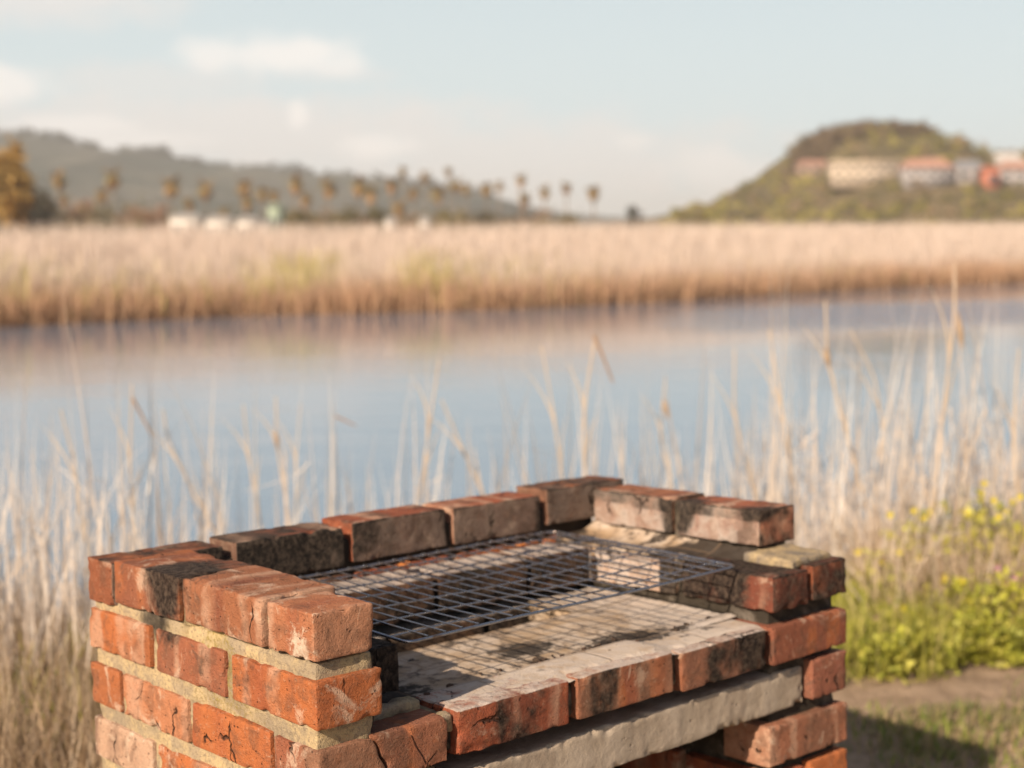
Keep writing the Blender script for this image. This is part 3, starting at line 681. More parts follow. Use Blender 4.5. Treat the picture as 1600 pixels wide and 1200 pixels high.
STRAW = np.array([[.76, .64, .54], [.82, .73, .64], [.68, .55, .45], [.78, .67, .57], [.86, .78, .70]])
def near_reeds():
    g = np.random.default_rng(5)
    B, H, W, L, C = [], [], [], [], []
    def patch(n, x0, x1, d0, d1, h0, h1, w0, w1, ln=.16):
        X = g.uniform(x0, x1, n); Y = near_edge(X) + g.uniform(d0, d1, n); Z = ground_h(X, Y)
        B.append(np.stack([X, Y, Z - .03], 1)); H.append(g.uniform(h0, h1, n)); W.append(g.uniform(w0, w1, n)); L.append(np.abs(g.normal(0, ln, n)))
        C.append(STRAW[g.integers(5, size=n)] * .88 * g.uniform(.8, 1.08, (n, 1)))
    # left
    patch(420, -3.4, -1.15, .5, 2.4, .8, 1.5, .006, .012, .10)
    patch(1600, -3.2, -1.05, -.4, 1.4, .3, .95, .004, .009, .28)
    # middle, behind the barbecue
    patch(560, -1.25, 1.3, .9, 2.6, 1.05, 1.65, .007, .013, .11)
    patch(420, -1.25, 1.3, .6, 2.2, .6, 1.3, .008, .015, .2)
    # right: thick
    patch(980, 1.0, 4.6, .5, 2.6, 1.0, 1.7, .006, .011, .14)
    patch(3700, 1.0, 4.6, .1, 2.2, .35, 1.2, .004, .009, .24)
    patch(1500, 1.3, 4.8, -.15, 1.0, .25, .75, .006, .013, .5)
    # torn leaves hanging off the stems
    for (n, x0, x1) in ((110, -3.2, -1.0), (50, -1.2, 1.3), (320, 1.0, 4.6)):
        X = g.uniform(x0, x1, n); Y = near_edge(X) + g.uniform(.6, 2.4, n); Z = ground_h(X, Y) + g.uniform(.3, 1.0, n)
        B.append(np.stack([X, Y, Z], 1)); H.append(g.uniform(.08, .26, n)); W.append(g.uniform(.007, .012, n)); L.append(g.uniform(.5, 2.3, n)); C.append(STRAW[g.integers(5, size=n)] * g.uniform(.9, 1.08, (n, 1)))
    B = np.concatenate(B); H = np.concatenate(H); W = np.concatenate(W); L = np.concatenate(L); C = np.concatenate(C); n = len(B); K = 6
    V, F = ribbons(B, H, W, g.uniform(-1.1, 1.1, n), L, g.uniform(0, 6.28, n), g.normal(0, .22, n) + (g.random(n) < .1) * g.uniform(.6, 1.6, n), K)
    mk('reed_bed', V, F, MAT_REED, tone=rep(C, K), kind='stuff', label='bed of pale dry reeds along the near water edge behind the brick barbecue', cat='reeds')
near_reeds()
# reeds that can be told apart
def stem(pts, Y, w, label, head=None, tip=None, col=(.70, .56, .42), grp=None):
    P = [at_y(u, v, Y) for u, v in pts]
    root = P[-1].copy(); d = P[-1] - P[-2]; d = d / np.linalg.norm(d); gz = float(ground_h(np.array(root[0]), np.array(Y)))
    n = max(0, (root[2] - gz) / max(.3, -d[2])); P.append(root + d * n * np.array([1, 0, 1])); P[-1][2] = gz - .03
    w = w * .78; P = np.array(P[::-1]); base = P[0].copy()
    s = np.linspace(0, len(P) - 1, 26); Q = np.stack([np.interp(s, np.arange(len(P)), P[:, i]) for i in range(3)], 1)
    for _ in range(3): Q[1:-1] = (Q[:-2] + 2 * Q[1:-1] + Q[2:]) / 4
    r = np.linspace(w * .5, w * .28, 26); th = tube(Q - base, r, 6)
    o = empty('reed', base.tolist(), label, 'reed', grp)
    mk('stem', th[0], th[1], MAT_REED, o, tone=np.array(col), smooth=True)
    # a leaf sheath hugging the stem
    for k, (ti, sg) in enumerate(((9, 1), (15, -1))):
        p = Q[ti] - base; dd = Q[min(ti + 7, 25)] - Q[ti]; t = np.linspace(0, 1, 7)[:, None]
        c = p + dd * t * 1.1 + np.array([sg, .2, 0]) * (t ** 2) * .05 * (1 + k)
        ww = w * .8 * (1 - t ** 2) + .001; sd2 = np.array([1, .3, 0])
        V = np.stack([c - sd2 * ww * .5, c + sd2 * ww * .5], 1).reshape(-1, 3)
        F = np.array([[2 * i, 2 * i + 1, 2 * i + 3, 2 * i + 2] for i in range(6)])
        mk('leaf', V, F, MAT_REED, o, tone=np.array(col) * .92)
    if tip is not None:      # broken, hanging tip
        T_ = np.array([at_y(u, v, Y) for u, v in tip]); s = np.linspace(0, len(T_) - 1, 9); q = np.stack([np.interp(s, np.arange(len(T_)), T_[:, i]) for i in range(3)], 1)
        V, F = tube(q - base, np.linspace(w * .55, w * .3, 9), 6); mk('broken_tip', V, F, MAT_REED, o, tone=np.array((.42, .27, .17)), smooth=True)
    if head is not None:
        a, b = at_y(*head[0], Y) - base, at_y(*head[1], Y) - base; t = np.linspace(0, 1, 9)[:, None]
        V, F = tube(a + (b - a) * t, w * .85 * np.sin(np.pi * np.clip(t[:, 0], .06, .94)) + .001, 8); mk('seed_head', V, F, MAT_REED, o, tone=np.array((.50, .36, .24)), smooth=True)
    return o
stem([(930, 528), (914, 620), (912, 700), (916, 760)], 5.6, .017, 'reed with a dark broken tip rising behind the middle of the back wall', tip=[(928, 524), (940, 552), (958, 598)])
stem([(686, 560), (672, 660), (655, 780)], 5.7, .015, 'straight reed leaning right, just left of the crossed reeds behind the back wall')
stem([(690, 625), (722, 700), (762, 790)], 5.9, .016, 'reed leaning left across its neighbours behind the middle bricks of the back wall')
stem([(1289, 470), (1293, 560), (1312, 640), (1345, 760)], 5.7, .017, 'tall reed curving left at its top, second tallest on the right', head=((1290, 540), (1296, 575)))
stem([(1328, 515), (1368, 590), (1380, 680), (1368, 770)], 6., .014, 'reed bowed like a hook with its top bent left, right of the second tallest reed')
stem([(1492, 410), (1491, 500), (1476, 620), (1464, 740)], 5.5, .017, 'tallest reed of all, its tip reaching over the far bank on the right', head=((1496, 488), (1504, 545)))
stem([(1592, 545), (1584, 660), (1588, 760), (1600, 860)], 5.5, .015, 'reed at the right edge of the photo, bulging left')
stem([(1202, 515), (1215, 600), (1232, 700), (1238, 800)], 6., .017, 'reed with a soft left bend, first tall one right of the barbecue')
stem([(206, 600), (203, 720), (206, 830)], 5.6, .014, 'upright reed with a brown snapped tip, above the left wall', tip=[(207, 622), (222, 650), (238, 682)])
stem([(380, 632), (388, 710), (404, 800)], 5.8, .013, 'slim upright reed above the darkest sooty brick of the back wall')
stem([(431, 620), (432, 690), (446, 780)], 5.8, .014, 'reed with a pale swollen seed head above the back wall', head=((430, 672), (434, 704)))
stem([(846, 540), (866, 650), (880, 760)], 5.8, .014, 'reed leaning left behind the right half of the back wall')
stem([(1148, 545), (1146, 640), (1166, 730), (1200, 850)], 5.9, .015, 'reed kinked low down, rising behind the corner of the right wall')
stem([(95, 640), (118, 730), (140, 900)], 5.3, .014, 'reed leaning left near the left edge of the photo')
stem([(255, 640), (262, 690), (318, 800), (345, 850)], 5.7, .014, 'reed slanting down to the right over the left corner brick', tip=[(124, 680), (140, 690)][:0] or None)
stem([(470, 630), (462, 720), (462, 800)], 6., .012, 'thin reed with two snapped leaf stubs, left of the crossed reeds', tip=[(524, 650), (556, 665)])
stem([(1432, 690), (1446, 760), (1470, 900)], 5.6, .014, 'blunt short reed between the hooked reed and the tallest reed')
stem([(1540, 640), (1510, 720), (1480, 880)], 5.5, .013, 'thin reed leaning right, between the tallest reed and the right edge')
stem([(1040, 590), (1030, 680), (1050, 760)], 6., .013, 'reed with a ragged top behind the back right corner', head=((1036, 620), (1044, 655)))

def far_reeds():
    g = np.random.default_rng(8); n = 110000; K = 2
    X = g.uniform(-34, 78, n); dep = g.random(n) ** 1.1 * 15.
    # keep only what stands in the view's wider fan
    Y = far_edge(X) - .35 + dep + .25 * np.sin(X * .5)
    top = 2.42 + (Y * 23 / FPX) + .10 * fbm(np.stack([X, Y, 0 * X], 1), .22, 5) + .05 * fbm(np.stack([X, Y, 0 * X], 1), 1.3, 6)
    short = np.clip(1 - dep / .9, 0, 1)
    prof_ = np.clip(.26 + .74 * (dep + .6 * vnoise(np.stack([X, Y, 0 * X], 1), .5, 4)) / 9.5, .22, 1) ** .85; H = (top - .2) * prof_ * g.uniform(.86, 1.02, n)
    B = np.stack([X, Y, np.full(n, ZW - .1)], 1); H = H + .1
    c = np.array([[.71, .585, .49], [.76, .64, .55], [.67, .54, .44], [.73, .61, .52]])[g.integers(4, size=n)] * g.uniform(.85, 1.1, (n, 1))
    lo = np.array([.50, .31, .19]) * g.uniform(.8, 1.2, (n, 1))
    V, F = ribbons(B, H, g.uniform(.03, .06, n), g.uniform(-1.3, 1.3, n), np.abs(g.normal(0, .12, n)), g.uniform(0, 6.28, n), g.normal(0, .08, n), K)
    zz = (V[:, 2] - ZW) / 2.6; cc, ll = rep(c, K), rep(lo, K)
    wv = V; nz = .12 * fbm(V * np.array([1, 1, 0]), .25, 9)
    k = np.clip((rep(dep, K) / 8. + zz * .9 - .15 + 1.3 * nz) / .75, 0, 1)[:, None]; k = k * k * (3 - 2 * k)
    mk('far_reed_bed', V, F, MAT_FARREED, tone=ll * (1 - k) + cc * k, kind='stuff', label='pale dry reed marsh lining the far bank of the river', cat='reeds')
    # green growth low in the marsh
    n = 3200
    pc = [(-15.2, 3.2, .9), (-6.3, 1.3, .8), (-2.6, 1.0, .8), (4., 14., .5), (12., 5., .5), (-10, 4, .5), (24, 10, .45), (-1, 3, .6)]
    i = g.integers(len(pc), size=n); pcx = np.array(pc)
    X = g.normal(pcx[i, 0], pcx[i, 1] * .5); Y = far_edge(X) + g.uniform(.3, 5.5, n)
    V, F = ribbons(np.stack([X, Y, np.full(n, ZW + .1)], 1), g.uniform(.5, 1.0, n) * pcx[i, 2] + .35 + .16 * (Y - far_edge(X)), g.uniform(.03, .06, n), g.uniform(-.9, .9, n), np.abs(g.normal(0, .25, n)), g.uniform(0, 6.28, n), g.normal(0, .3, n), 3)
    c = np.array([[.44, .40, .13], [.52, .43, .18], [.38, .34, .11], [.55, .40, .22]])[g.integers(4, size=n)]
    mk('bank_greenery', V, F, MAT_FARREED, tone=rep(c, 3), kind='stuff', label='patches of green sedge low on the far bank among dry reeds', cat='greenery')
far_reeds()

# ---------------------------------------------------------------- hills
def hill(name, prof, Y0, Y1, Y2, mat, nx=160, ny=40, rough=1., back=.35):
    px = np.array(prof, float); us = np.linspace(px[0, 0], px[-1, 0], nx); vs = np.interp(us, px[:, 0], px[:, 1])
    Hc = np.array([at_y(u, v, Y1)[2] for u, v in zip(us, vs)]); Xc = (us - 800) / FPX * Y1
    t = np.concatenate([np.linspace(0, 1, ny), 1 + np.linspace(.1, 1, ny // 2)])
    Yv = np.where(t <= 1, Y0 + (Y1 - Y0) * t, Y1 + (Y2 - Y1) * (t - 1))
    def s(t): f = np.clip(t, 0, 1); return np.where(t <= 1, np.sin(f * np.pi / 2) ** .9, 1 - (1 - back) * np.clip(t - 1, 0, 1) ** 2)
    X, Y = np.meshgrid(Xc, Yv, indexing='ij'); Z = ZW + (Hc[:, None] - ZW) * s(t)[None]
    P = np.stack([X, Y, 0 * X], -1); Z = Z + rough * fbm(P, 1 / (8 * rough + 20), 12) * np.clip(Z / 8, 0, 1)
    o = mk(name, np.stack([X, Y, Z], -1), grid_faces(nx, len(t)), mat, smooth=True, kind='structure')
    def h(x, y):
        tt = (y - Y0) / (Y1 - Y0); return ZW + (np.interp(x, Xc, Hc) - ZW) * float(s(np.array(tt)))
    return o, h
def m_hill(c1, c2, sc):
    def f(T):
        co = T.n('ShaderNodeTexCoord').outputs['Object']
        n = T.noise(co, sc, 6, .65); n2 = T.noise(co, sc * 6, 4, .6)
        c = T.mix(T.ramp(n, .38, .62), c1, c2); c = T.mix(T.m('MULTIPLY', T.ramp(n2, .5, .65), .5), c, tuple(x * .5 for x in c1))
        return princ(T, c, .95, bump(T, n2, 1., .6 / sc * .02), .1)
    return f
far_hill, hf = hill('far_hills', [(-900, 150), (-300, 195), (0, 212), (60, 214), (110, 222), (160, 232), (225, 243), (262, 240), (285, 252), (330, 262), (400, 268), (440, 266), (520, 276), (600, 282), (690, 292), (760, 306), (820, 324), (880, 338), (1000, 345), (1300, 350)],
                    900, 1500, 2100, material('far_hill_scrub', m_hill((.060, .066, .050), (.12, .11, .085), .012)), 260, 40, 3.)
right_hill, hr = hill('right_hill', [(960, 350), (1020, 341), (1080, 328), (1130, 312), (1180, 284), (1225, 258), (1245, 236), (1262, 224), (1290, 214), (1330, 209), (1385, 210), (1418, 220), (1445, 236), (1475, 246), (1500, 248), (1600, 244), (1800, 250), (2400, 260)],
                      330, 480, 640, material('near_hill_scrub', m_hill((.10, .08, .04), (.16, .12, .065), .08)), 160, 40, 1.2)
def on_hill(u, v, h, Y0, Y1):
    for Y in np.linspace(Y0, Y1, 600):
        p = at_y(u, v, Y)
        if p[2] <= h(p[0], Y): return np.array([p[0], Y, h(p[0], Y)])
    p = at_y(u, v, Y1); return np.array([p[0], Y1, h(p[0], Y1)])

# ---------------------------------------------------------------- foliage
def leafcloud(g, n, rx, ry, rz, size, tones, clumps=10, center=(0, 0, 0)):
    cc = g.normal(0, 1, (clumps, 3)); cc /= np.linalg.norm(cc, axis=1, keepdims=True); cc *= g.uniform(.35, .95, (clumps, 1))
    i = g.integers(clumps, size=n); P = cc[i] + g.normal(0, .2, (n, 3)); P *= np.array([rx, ry, rz]); P += np.array(center)
    a = g.normal(0, 1, (n, 3)); a /= np.linalg.norm(a, axis=1, keepdims=True); b = np.cross(a, g.normal(0, 1, (n, 3))); b /= np.linalg.norm(b, axis=1, keepdims=True)
    s = size * g.uniform(.6, 1.3, (n, 1)); q = np.stack([P - a * s, P - b * s * .55, P + a * s, P + b * s * .55], 1)
    F = np.arange(4 * n).reshape(n, 4); tn = np.array(tones)[i % len(tones)] * g.uniform(.75, 1.2, (n, 1))
    return q.reshape(-1, 3), F, np.repeat(tn, 4, 0)
def trunk_mesh(h, r, lean=0.):
    P = np.array([(lean * t * t, 0, h * t) for t in np.linspace(0, 1, 7)]); return tube(P, np.linspace(r, r * .6, 7), 7)
# palms: three crown shapes shared by all
def crown_mesh(seed, n=34, Rr=2.0):
    g = np.random.default_rng(seed); A = Acc()
    for i in range(n):
        az = g.uniform(0, 6.283); el = g.uniform(-.9, 1.3) if i > 8 else g.uniform(-1.3, -.6); L = Rr * g.uniform(.8, 1.1)
        t = np.linspace(0, 1, 7); a = el - 1.5 * t ** 1.5 * (.5 + .5 * math.cos(el))
        r = np.cumsum(np.concatenate([[0], np.cos(a[1:]) * L / 6])); z = np.cumsum(np.concatenate([[0], np.sin(a[1:]) * L / 6]))
        C = np.stack([r * math.cos(az), r * math.sin(az), z], 1); sd2 = np.array([-math.sin(az), math.cos(az), 0])
        w = Rr * .21 * np.sin(np.pi * np.clip(t * .92 + .06, 0, 1)); rows = []
        for k, dz in ((-1, -.10), (0, .04), (1, -.10)): rows.append(C + sd2 * (k * w)[:, None] + np.array([0, 0, 1]) * dz * w[:, None] * 3)
        V = np.stack(rows, 1).reshape(-1, 3)
        dead = el < -.5
        A.add(V, grid_faces(7, 3), np.array((.38, .22, .11)) * g.uniform(.8, 1.2) if dead else np.array([(.30, .20, .08), (.23, .185, .07), (.35, .215, .09)][i % 3]) * g.uniform(.8, 1.15))
    return A
protos = []
for k in range(3):
    o = empty('palm_tree', (0, 0, -50)); 
    V, F = trunk_mesh(1., .22, 0.); tr = mk('trunk', V, F, MAT_TRUNK, o, smooth=True)
    cr = crown_mesh(60 + k).mk('crown', MAT_FROND, o); protos.append(o)
palms = [(92, 278, 1.), (100, 310, .8), (160, 303, .9), (175, 275, 1.1), (268, 288, 1.1), (295, 316, .8), (322, 292, 1.15), (350, 330, .7), (382, 290, 1.15), (386, 312, .9), (410, 301, .8), (429, 304, .8), (461, 284, 1.05), (478, 308, .8),
         (513, 290, 1.05), (560, 287, 1.05), (578, 300, 1.1), (612, 287, .9), (624, 320, 1.05), (630, 266, .6), (646, 299, .85), (664, 274, .75), (684, 301, 1.05), (700, 266, .55), (712, 285, .8), (729, 293, .75), (761, 293, .9), (780, 289, .6),
         (814, 279, .75), (819, 308, .75), (851, 297, .75), (885, 292, .7), (928, 299, .8)]
special = {0: 'leftmost palm of the row, beside the dark tree clump', 1: 'short palm under the leftmost palm', 2: 'lower palm just left of a taller one near the left trees', 3: 'tall palm above the lower one near the left trees',
           19: 'small high palm whose head clears the far hill, first against the sky', 32: 'last palm on the right, alone against the sky', 31: 'small palm against the sky, second from the right', 30: 'small palm against the sky, third from the right',
           28: 'upper of two palms one above the other near the right end', 29: 'lower of two palms one above the other near the right end', 18: 'low bushy palm between the two white roofs on the right', 7: 'lowest palm, poking out over the white roofs'}
ordn = ['first', 'second', 'third', 'fourth', 'fifth', 'sixth', 'seventh', 'eighth', 'ninth', 'tenth', 'eleventh', 'twelfth', 'thirteenth', 'fourteenth', 'fifteenth', 'sixteenth', 'seventeenth', 'eighteenth', 'nineteenth', 'twentieth', 'twenty-first', 'twenty-second', 'twenty-third', 'twenty-fourth', 'twenty-fifth', 'twenty-sixth', 'twenty-seventh', 'twenty-eighth', 'twenty-ninth', 'thirtieth', 'thirty-first', 'thirty-second', 'thirty-third']
gp = np.random.default_rng(2)
for i, (u, v, sc) in enumerate(palms):
    Y = 300 + gp.uniform(-25, 40); p = at_y(u, v, Y); gz = ZW + .4
    o = protos[i] if i < 3 else copy_tree(protos[i % 3])
    o.location = (p[0], Y, gz); o.rotation_euler = (0, 0, gp.uniform(0, 6.28))
    for ch in o.children:
        if ch.name.startswith('trunk'): ch.scale = (1, 1, p[2] - gz)
        else: ch.location = (0, 0, p[2] - gz); ch.scale = (sc * 1.3, sc * 1.3, sc * 1.35)
    tag(o, special.get(i, ('tall' if v < 293 else 'short') + ' brown-headed palm, ' + ordn[i] + ' from the left in the far row'), 'palm tree', 'palm trees in a row beyond the marsh')

def bushy_tree(name, u, v_top, v_bot, wpx, Y, tones, label, cat='tree', group=None, n=900, seed=0, h=None, z0=None, conifer=False):
    g = np.random.default_rng(seed + 70); s = Y / FPX
    gz = (ZW + .4) if z0 is None else z0
    top = at_y(u, v_top, Y)[2]; X = at_y(u, v_top, Y)[0]; Ht = top - gz; rx = wpx * s / 2
    o = empty(name, (X, Y, gz), label, cat, group)
    V, F = trunk_mesh(Ht * (.93 if conifer else .6), max(.12, Ht * .03)); mk('trunk', V, F, MAT_TRUNK, o, smooth=True)
    if conifer:
        A = Acc(); L = 13
        for k in range(L):
            t = k / (L - 1); rr = rx * (1.05 - t) + .15; zz = Ht * (.12 + .86 * t)
            V, F, T_ = leafcloud(g, n // L, rr, rr, Ht * .035, Ht * .04, tones, 9, (0, 0, zz)); A.add(V, F, T_)
        A.mk('crown', MAT_CROWN, o)
    else:
        A = Acc(); V, F, T_ = leafcloud(g, n, rx, rx, Ht * .40, max(.25, Ht * .045), tones, 16, (0, 0, Ht * .60)); A.add(V, F, T_); A.mk('crown', MAT_CROWN, o)
    return o
OLIVE = [(.16, .13, .04), (.12, .11, .035), (.20, .15, .055)]; DKG = [(.075, .06, .03), (.10, .075, .04), (.055, .05, .028)]; PINK = [(.36, .23, .16), (.30, .19, .12)]
bushy_tree('golden_tree', 14, 226, 350, 62, 150, [(.46, .29, .09), (.36, .24, .08)], 'tall golden green tree at the left edge beyond the marsh', seed=1, n=1800)
for i, (u, vt, w, tn, lb) in enumerate([(-20, 272, 70, DKG, 'dark bushy tree cut off by the left edge, beside the golden tree'), (30, 288, 60, DKG, 'dark tree directly below the golden tree'), (70, 296, 50, DKG, 'dark tree right of the golden tree, third of the dark clump'),
                                      (128, 306, 46, PINK, 'pinkish brown bare bush right of the dark tree clump'), (210, 316, 50, PINK, 'low pinkish bush between the fourth and fifth palms'), (243, 318, 40, PINK, 'small pinkish bush left of the white roofs'),
                                      (455, 322, 70, OLIVE, 'olive bush right of the pale green roof'), (535, 322, 60, OLIVE, 'olive bush between the twelfth and sixteenth palms'), (590, 324, 50, DKG, 'dark bush left of the small round white roof'),
                                      (700, 328, 60, OLIVE, 'wide olive bush right of the small round white roof'), (755, 328, 70, DKG, 'dark bush at the foot of the hill slope'), (885, 333, 46, OLIVE, 'low olive bush in the gap beneath the lone palms'),
                                      (992, 323, 26, DKG, 'small dark shrub alone on the skyline left of the right hill'), (1080, 326, 60, OLIVE, 'bush where the right hill meets the marsh')]):
    bushy_tree('bushy_tree', u, vt, 350, w, 225 + 7 * (i % 5), tn, lb, seed=10 + i, n=700)
# wooded crown and scrub of the right-hand hill
for i, (u, vt, w, hh) in enumerate([(1262, 216, 60, 40), (1290, 211, 56, 42), (1322, 206, 60, 42), (1352, 205, 60, 42), (1384, 206, 60, 40), (1412, 215, 56, 34), (1436, 228, 40, 22)]):
    Y = 478; z0 = at_y(u, vt + hh + 10, Y)[2]
    nm = ['leftmost crown on the wooded top of the right hill', 'second crown from the left on the wooded hilltop', 'third crown on the wooded hilltop, above the cream building', 'highest crown in the middle of the wooded hilltop', 'crown just right of the highest one on the hilltop', 'lower crown on the right shoulder of the wooded hilltop', 'smallest crown at the right end of the wooded hilltop'][i]
    bushy_tree('hilltop_tree', u, vt, 0, w, Y, [(.22, .17, .08), (.28, .21, .11), (.18, .14, .06)], nm, seed=40 + i, n=3400, z0=z0, group='trees on top of the right hill')
HB = [(1357, 56, 276), (1453, 36, 274), (1552, 12, 284), (1602, 36, 276)]
def hill_scrub():
    g = np.random.default_rng(31); A = Acc()
    for i in range(1100):
        u = g.uniform(1040, 1800); Y = g.uniform(332, 478); x = (u - 800) / FPX * Y; z = hr(x, Y)
        if z < ZW + .6: continue
        top_ = i > 560
        if top_: u = g.uniform(1238, 1452); Y = g.uniform(430, 484); x = (u - 800) / FPX * Y; z = hr(x, Y)
        if any(abs(u - a) < b and Y < 388 and (368 - (z + r0 - 1.45) / Y * FPX) < v for a, b, v in HB for r0 in (3.,)) : continue
        r = g.uniform(1.3, 3.); tn = [[(.30, .26, .07), (.24, .21, .06)], [(.20, .17, .06), (.15, .13, .04)], [(.40, .34, .09)], [(.34, .24, .14)]][g.integers(4)]
        if top_: tn = [(.19, .13, .075), (.13, .09, .05)]; r *= 1.15
        V, F, T_ = leafcloud(g, 46, r, r, r * .8, .55, tn, 5, (x, Y, z + r * .4)); A.add(V, F, T_)
    A.mk('hillside_scrub', MAT_CROWN, None, kind='stuff', label='olive and yellow green scrub covering the slope of the right hill', cat='scrub')
hill_scrub()
A = Acc(); g = np.random.default_rng(55)
for i in range(300):
    u = g.uniform(-80, 860); Y = g.uniform(235, 285); x = (u - 800) / FPX * Y; r_ = g.uniform(1.9, 3.6) * (1.35 if u < 260 else 1.)
    tn = [DKG, OLIVE, PINK, [(.22, .17, .07), (.17, .14, .055)]][g.integers(4) if u > 110 else g.integers(2)]
    V, F, T_ = leafcloud(g, 60, r_, r_, r_ * .9, .42, tn, 6, (x, Y, ZW + 2.0 + r_ * .5)); A.add(V, F, T_)
A.mk('scrub_belt', MAT_CROWN, None, kind='stuff', label='belt of olive and brown scrub under the palms beyond the marsh', cat='scrub')
# a line of scrub trees along the ridge of the far hill
g = np.random.default_rng(44); A = Acc()
for i in range(150):
    u = g.uniform(-100, 780) if i > 14 else g.choice([50, 86, 240, 252, 266, 466]) + g.normal(0, 4)
    Y = 1490; x = (u - 800) / FPX * Y; z = hf(x, Y); r = g.uniform(4, 8) if i > 14 else g.uniform(7, 11)
    V, F, T_ = leafcloud(g, 40, r, r, r * .8, 2.2, [(.06, .06, .045)], 5, (x, Y, z + r * .35)); A.add(V, F, T_)
A.mk('ridge_wood', MAT_CROWN, None, kind='stuff', label='dark scrub and trees along the ridge of the far hills', cat='wood')

# ---------------------------------------------------------------- buildings
def house(name, u0, u1, v_eave, v_base, v_ridge, Y, wallm, roofm, label, nwin=3, depth=8., rot=0., z0=None, flat=False, floors=1, hill_fn=None):
    s = Y / FPX; w = (u1 - u0) * s; c = at_y((u0 + u1) / 2, v_base, Y)
    if hill_fn is not None:
        c = on_hill((u0 + u1) / 2, v_base, hill_fn, 332, 480); Y = c[1] - 1.; s = Y / FPX; w = (u1 - u0) * s; c = at_y((u0 + u1) / 2, v_base, Y)
    zb = c[2] if z0 is None else z0
    ze = at_y(u0, v_eave, Y)[2] - zb; zr = at_y(u0, v_ridge, Y)[2] - zb
    o = empty(name, (c[0], Y + depth / 2, zb), label, 'building', rz=rot)
    hw, hd = w / 2, depth / 2
    mk('wall', boxv(-hw, hw, -hd, hd, -1., ze), BOXF, wallm, o)
    e = .35
    if flat: mk('roof', boxv(-hw - e, hw + e, -hd - e, hd + e, ze + .01, zr), BOXF, roofm, o)
    else:
        V = np.array([(-hw - e, -hd - e, ze + .01), (hw + e, -hd - e, ze + .01), (hw + e, hd + e, ze + .01), (-hw - e, hd + e, ze + .01), (-hw * .72, 0, zr), (hw * .72, 0, zr)], float)
        F = [(0, 3, 2, 1), (0, 1, 5, 4), (2, 3, 4, 5), (1, 2, 5, 5), (3, 0, 4, 4)]
        me = bpy.data.meshes.new('roof'); me.from_pydata(V.tolist(), [], [f if f[2] != f[3] else f[:3] for f in F]); me.materials.append(roofm); r = bpy.data.objects.new('roof', me); COL.objects.link(r); r.parent = o
    for f in range(floors):
        for i in range(nwin):
            x = -hw + w * (i + .5) / nwin; z = ze * (f + .5) / floors; ww = w / nwin * .28; wh = ze / floors * .24
            q = mk('window', boxv(x - ww, x + ww, -hd - .06, -hd - .002, z - wh, z + wh), BOXF, MAT_GLASS, o)
    return o
house('house', 1303, 1412, 256, 287, 251, 440, MAT_WALLC, MAT_WALLC, 'long low cream building on the right hill below the wooded top', 7, flat=True, floors=2, hill_fn=hr)
house('house', 1250, 1300, 258, 272, 249, 452, MAT_WALLP, MAT_ROOFT, 'pinkish house left of the long cream building', 3, hill_fn=hr)
house('house', 1416, 1490, 262, 290, 246, 430, MAT_WALLG, MAT_ROOFT, 'wide house with a dull terracotta roof right of the cream building', 5, floors=2, hill_fn=hr)
house('house', 1496, 1538, 262, 286, 249, 436, MAT_WALLG, MAT_ROOFG, 'small grey house between the terracotta and the bright red roofs', 2, hill_fn=hr)
house('house', 1541, 1562, 266, 296, 258, 424, MAT_ROOFR, MAT_ROOFR, 'narrow bright red building near the right edge on the hill', 1, hill_fn=hr)
house('house', 1565, 1640, 264, 292, 250, 428, MAT_WALLG, MAT_ROOFT, 'grey walled house at the right edge below the white roof', 4, floors=2, hill_fn=hr)
house('house', 1556, 1600, 252, 262, 238, 466, MAT_WALLW, MAT_ROOFW, 'white roofed house highest at the right edge of the hill', 2, hill_fn=hr)
for (u0, u1, vr, m, lb) in [(262, 312, 328, MAT_ROOFW, 'leftmost white roofed cabin behind the marsh'), (318, 362, 331, MAT_ROOFW, 'brightest white cabin, second from the left behind the marsh'), (366, 402, 332, MAT_ROOFW, 'white cabin right of the brightest one'),
                            (405, 420, 338, MAT_ROOFW, 'tiny white cabin at the end of the row of four'), (416, 440, 311, MAT_ROOFGN, 'pale green roof standing higher among the palms'), (598, 618, 333, MAT_ROOFW, 'small dull white cabin under the low bushy palm'), (652, 672, 333, MAT_ROOFW, 'small bright white cabin right of the low bushy palm')]:
    house('cabin', u0 + 3, u1 - 3, vr + 11, 352, vr + 6, 205 if u0 != 416 else 215, MAT_ROOFGN if u0 == 416 else MAT_WALLW, m, lb, 2, depth=5., z0=ZW + .4)

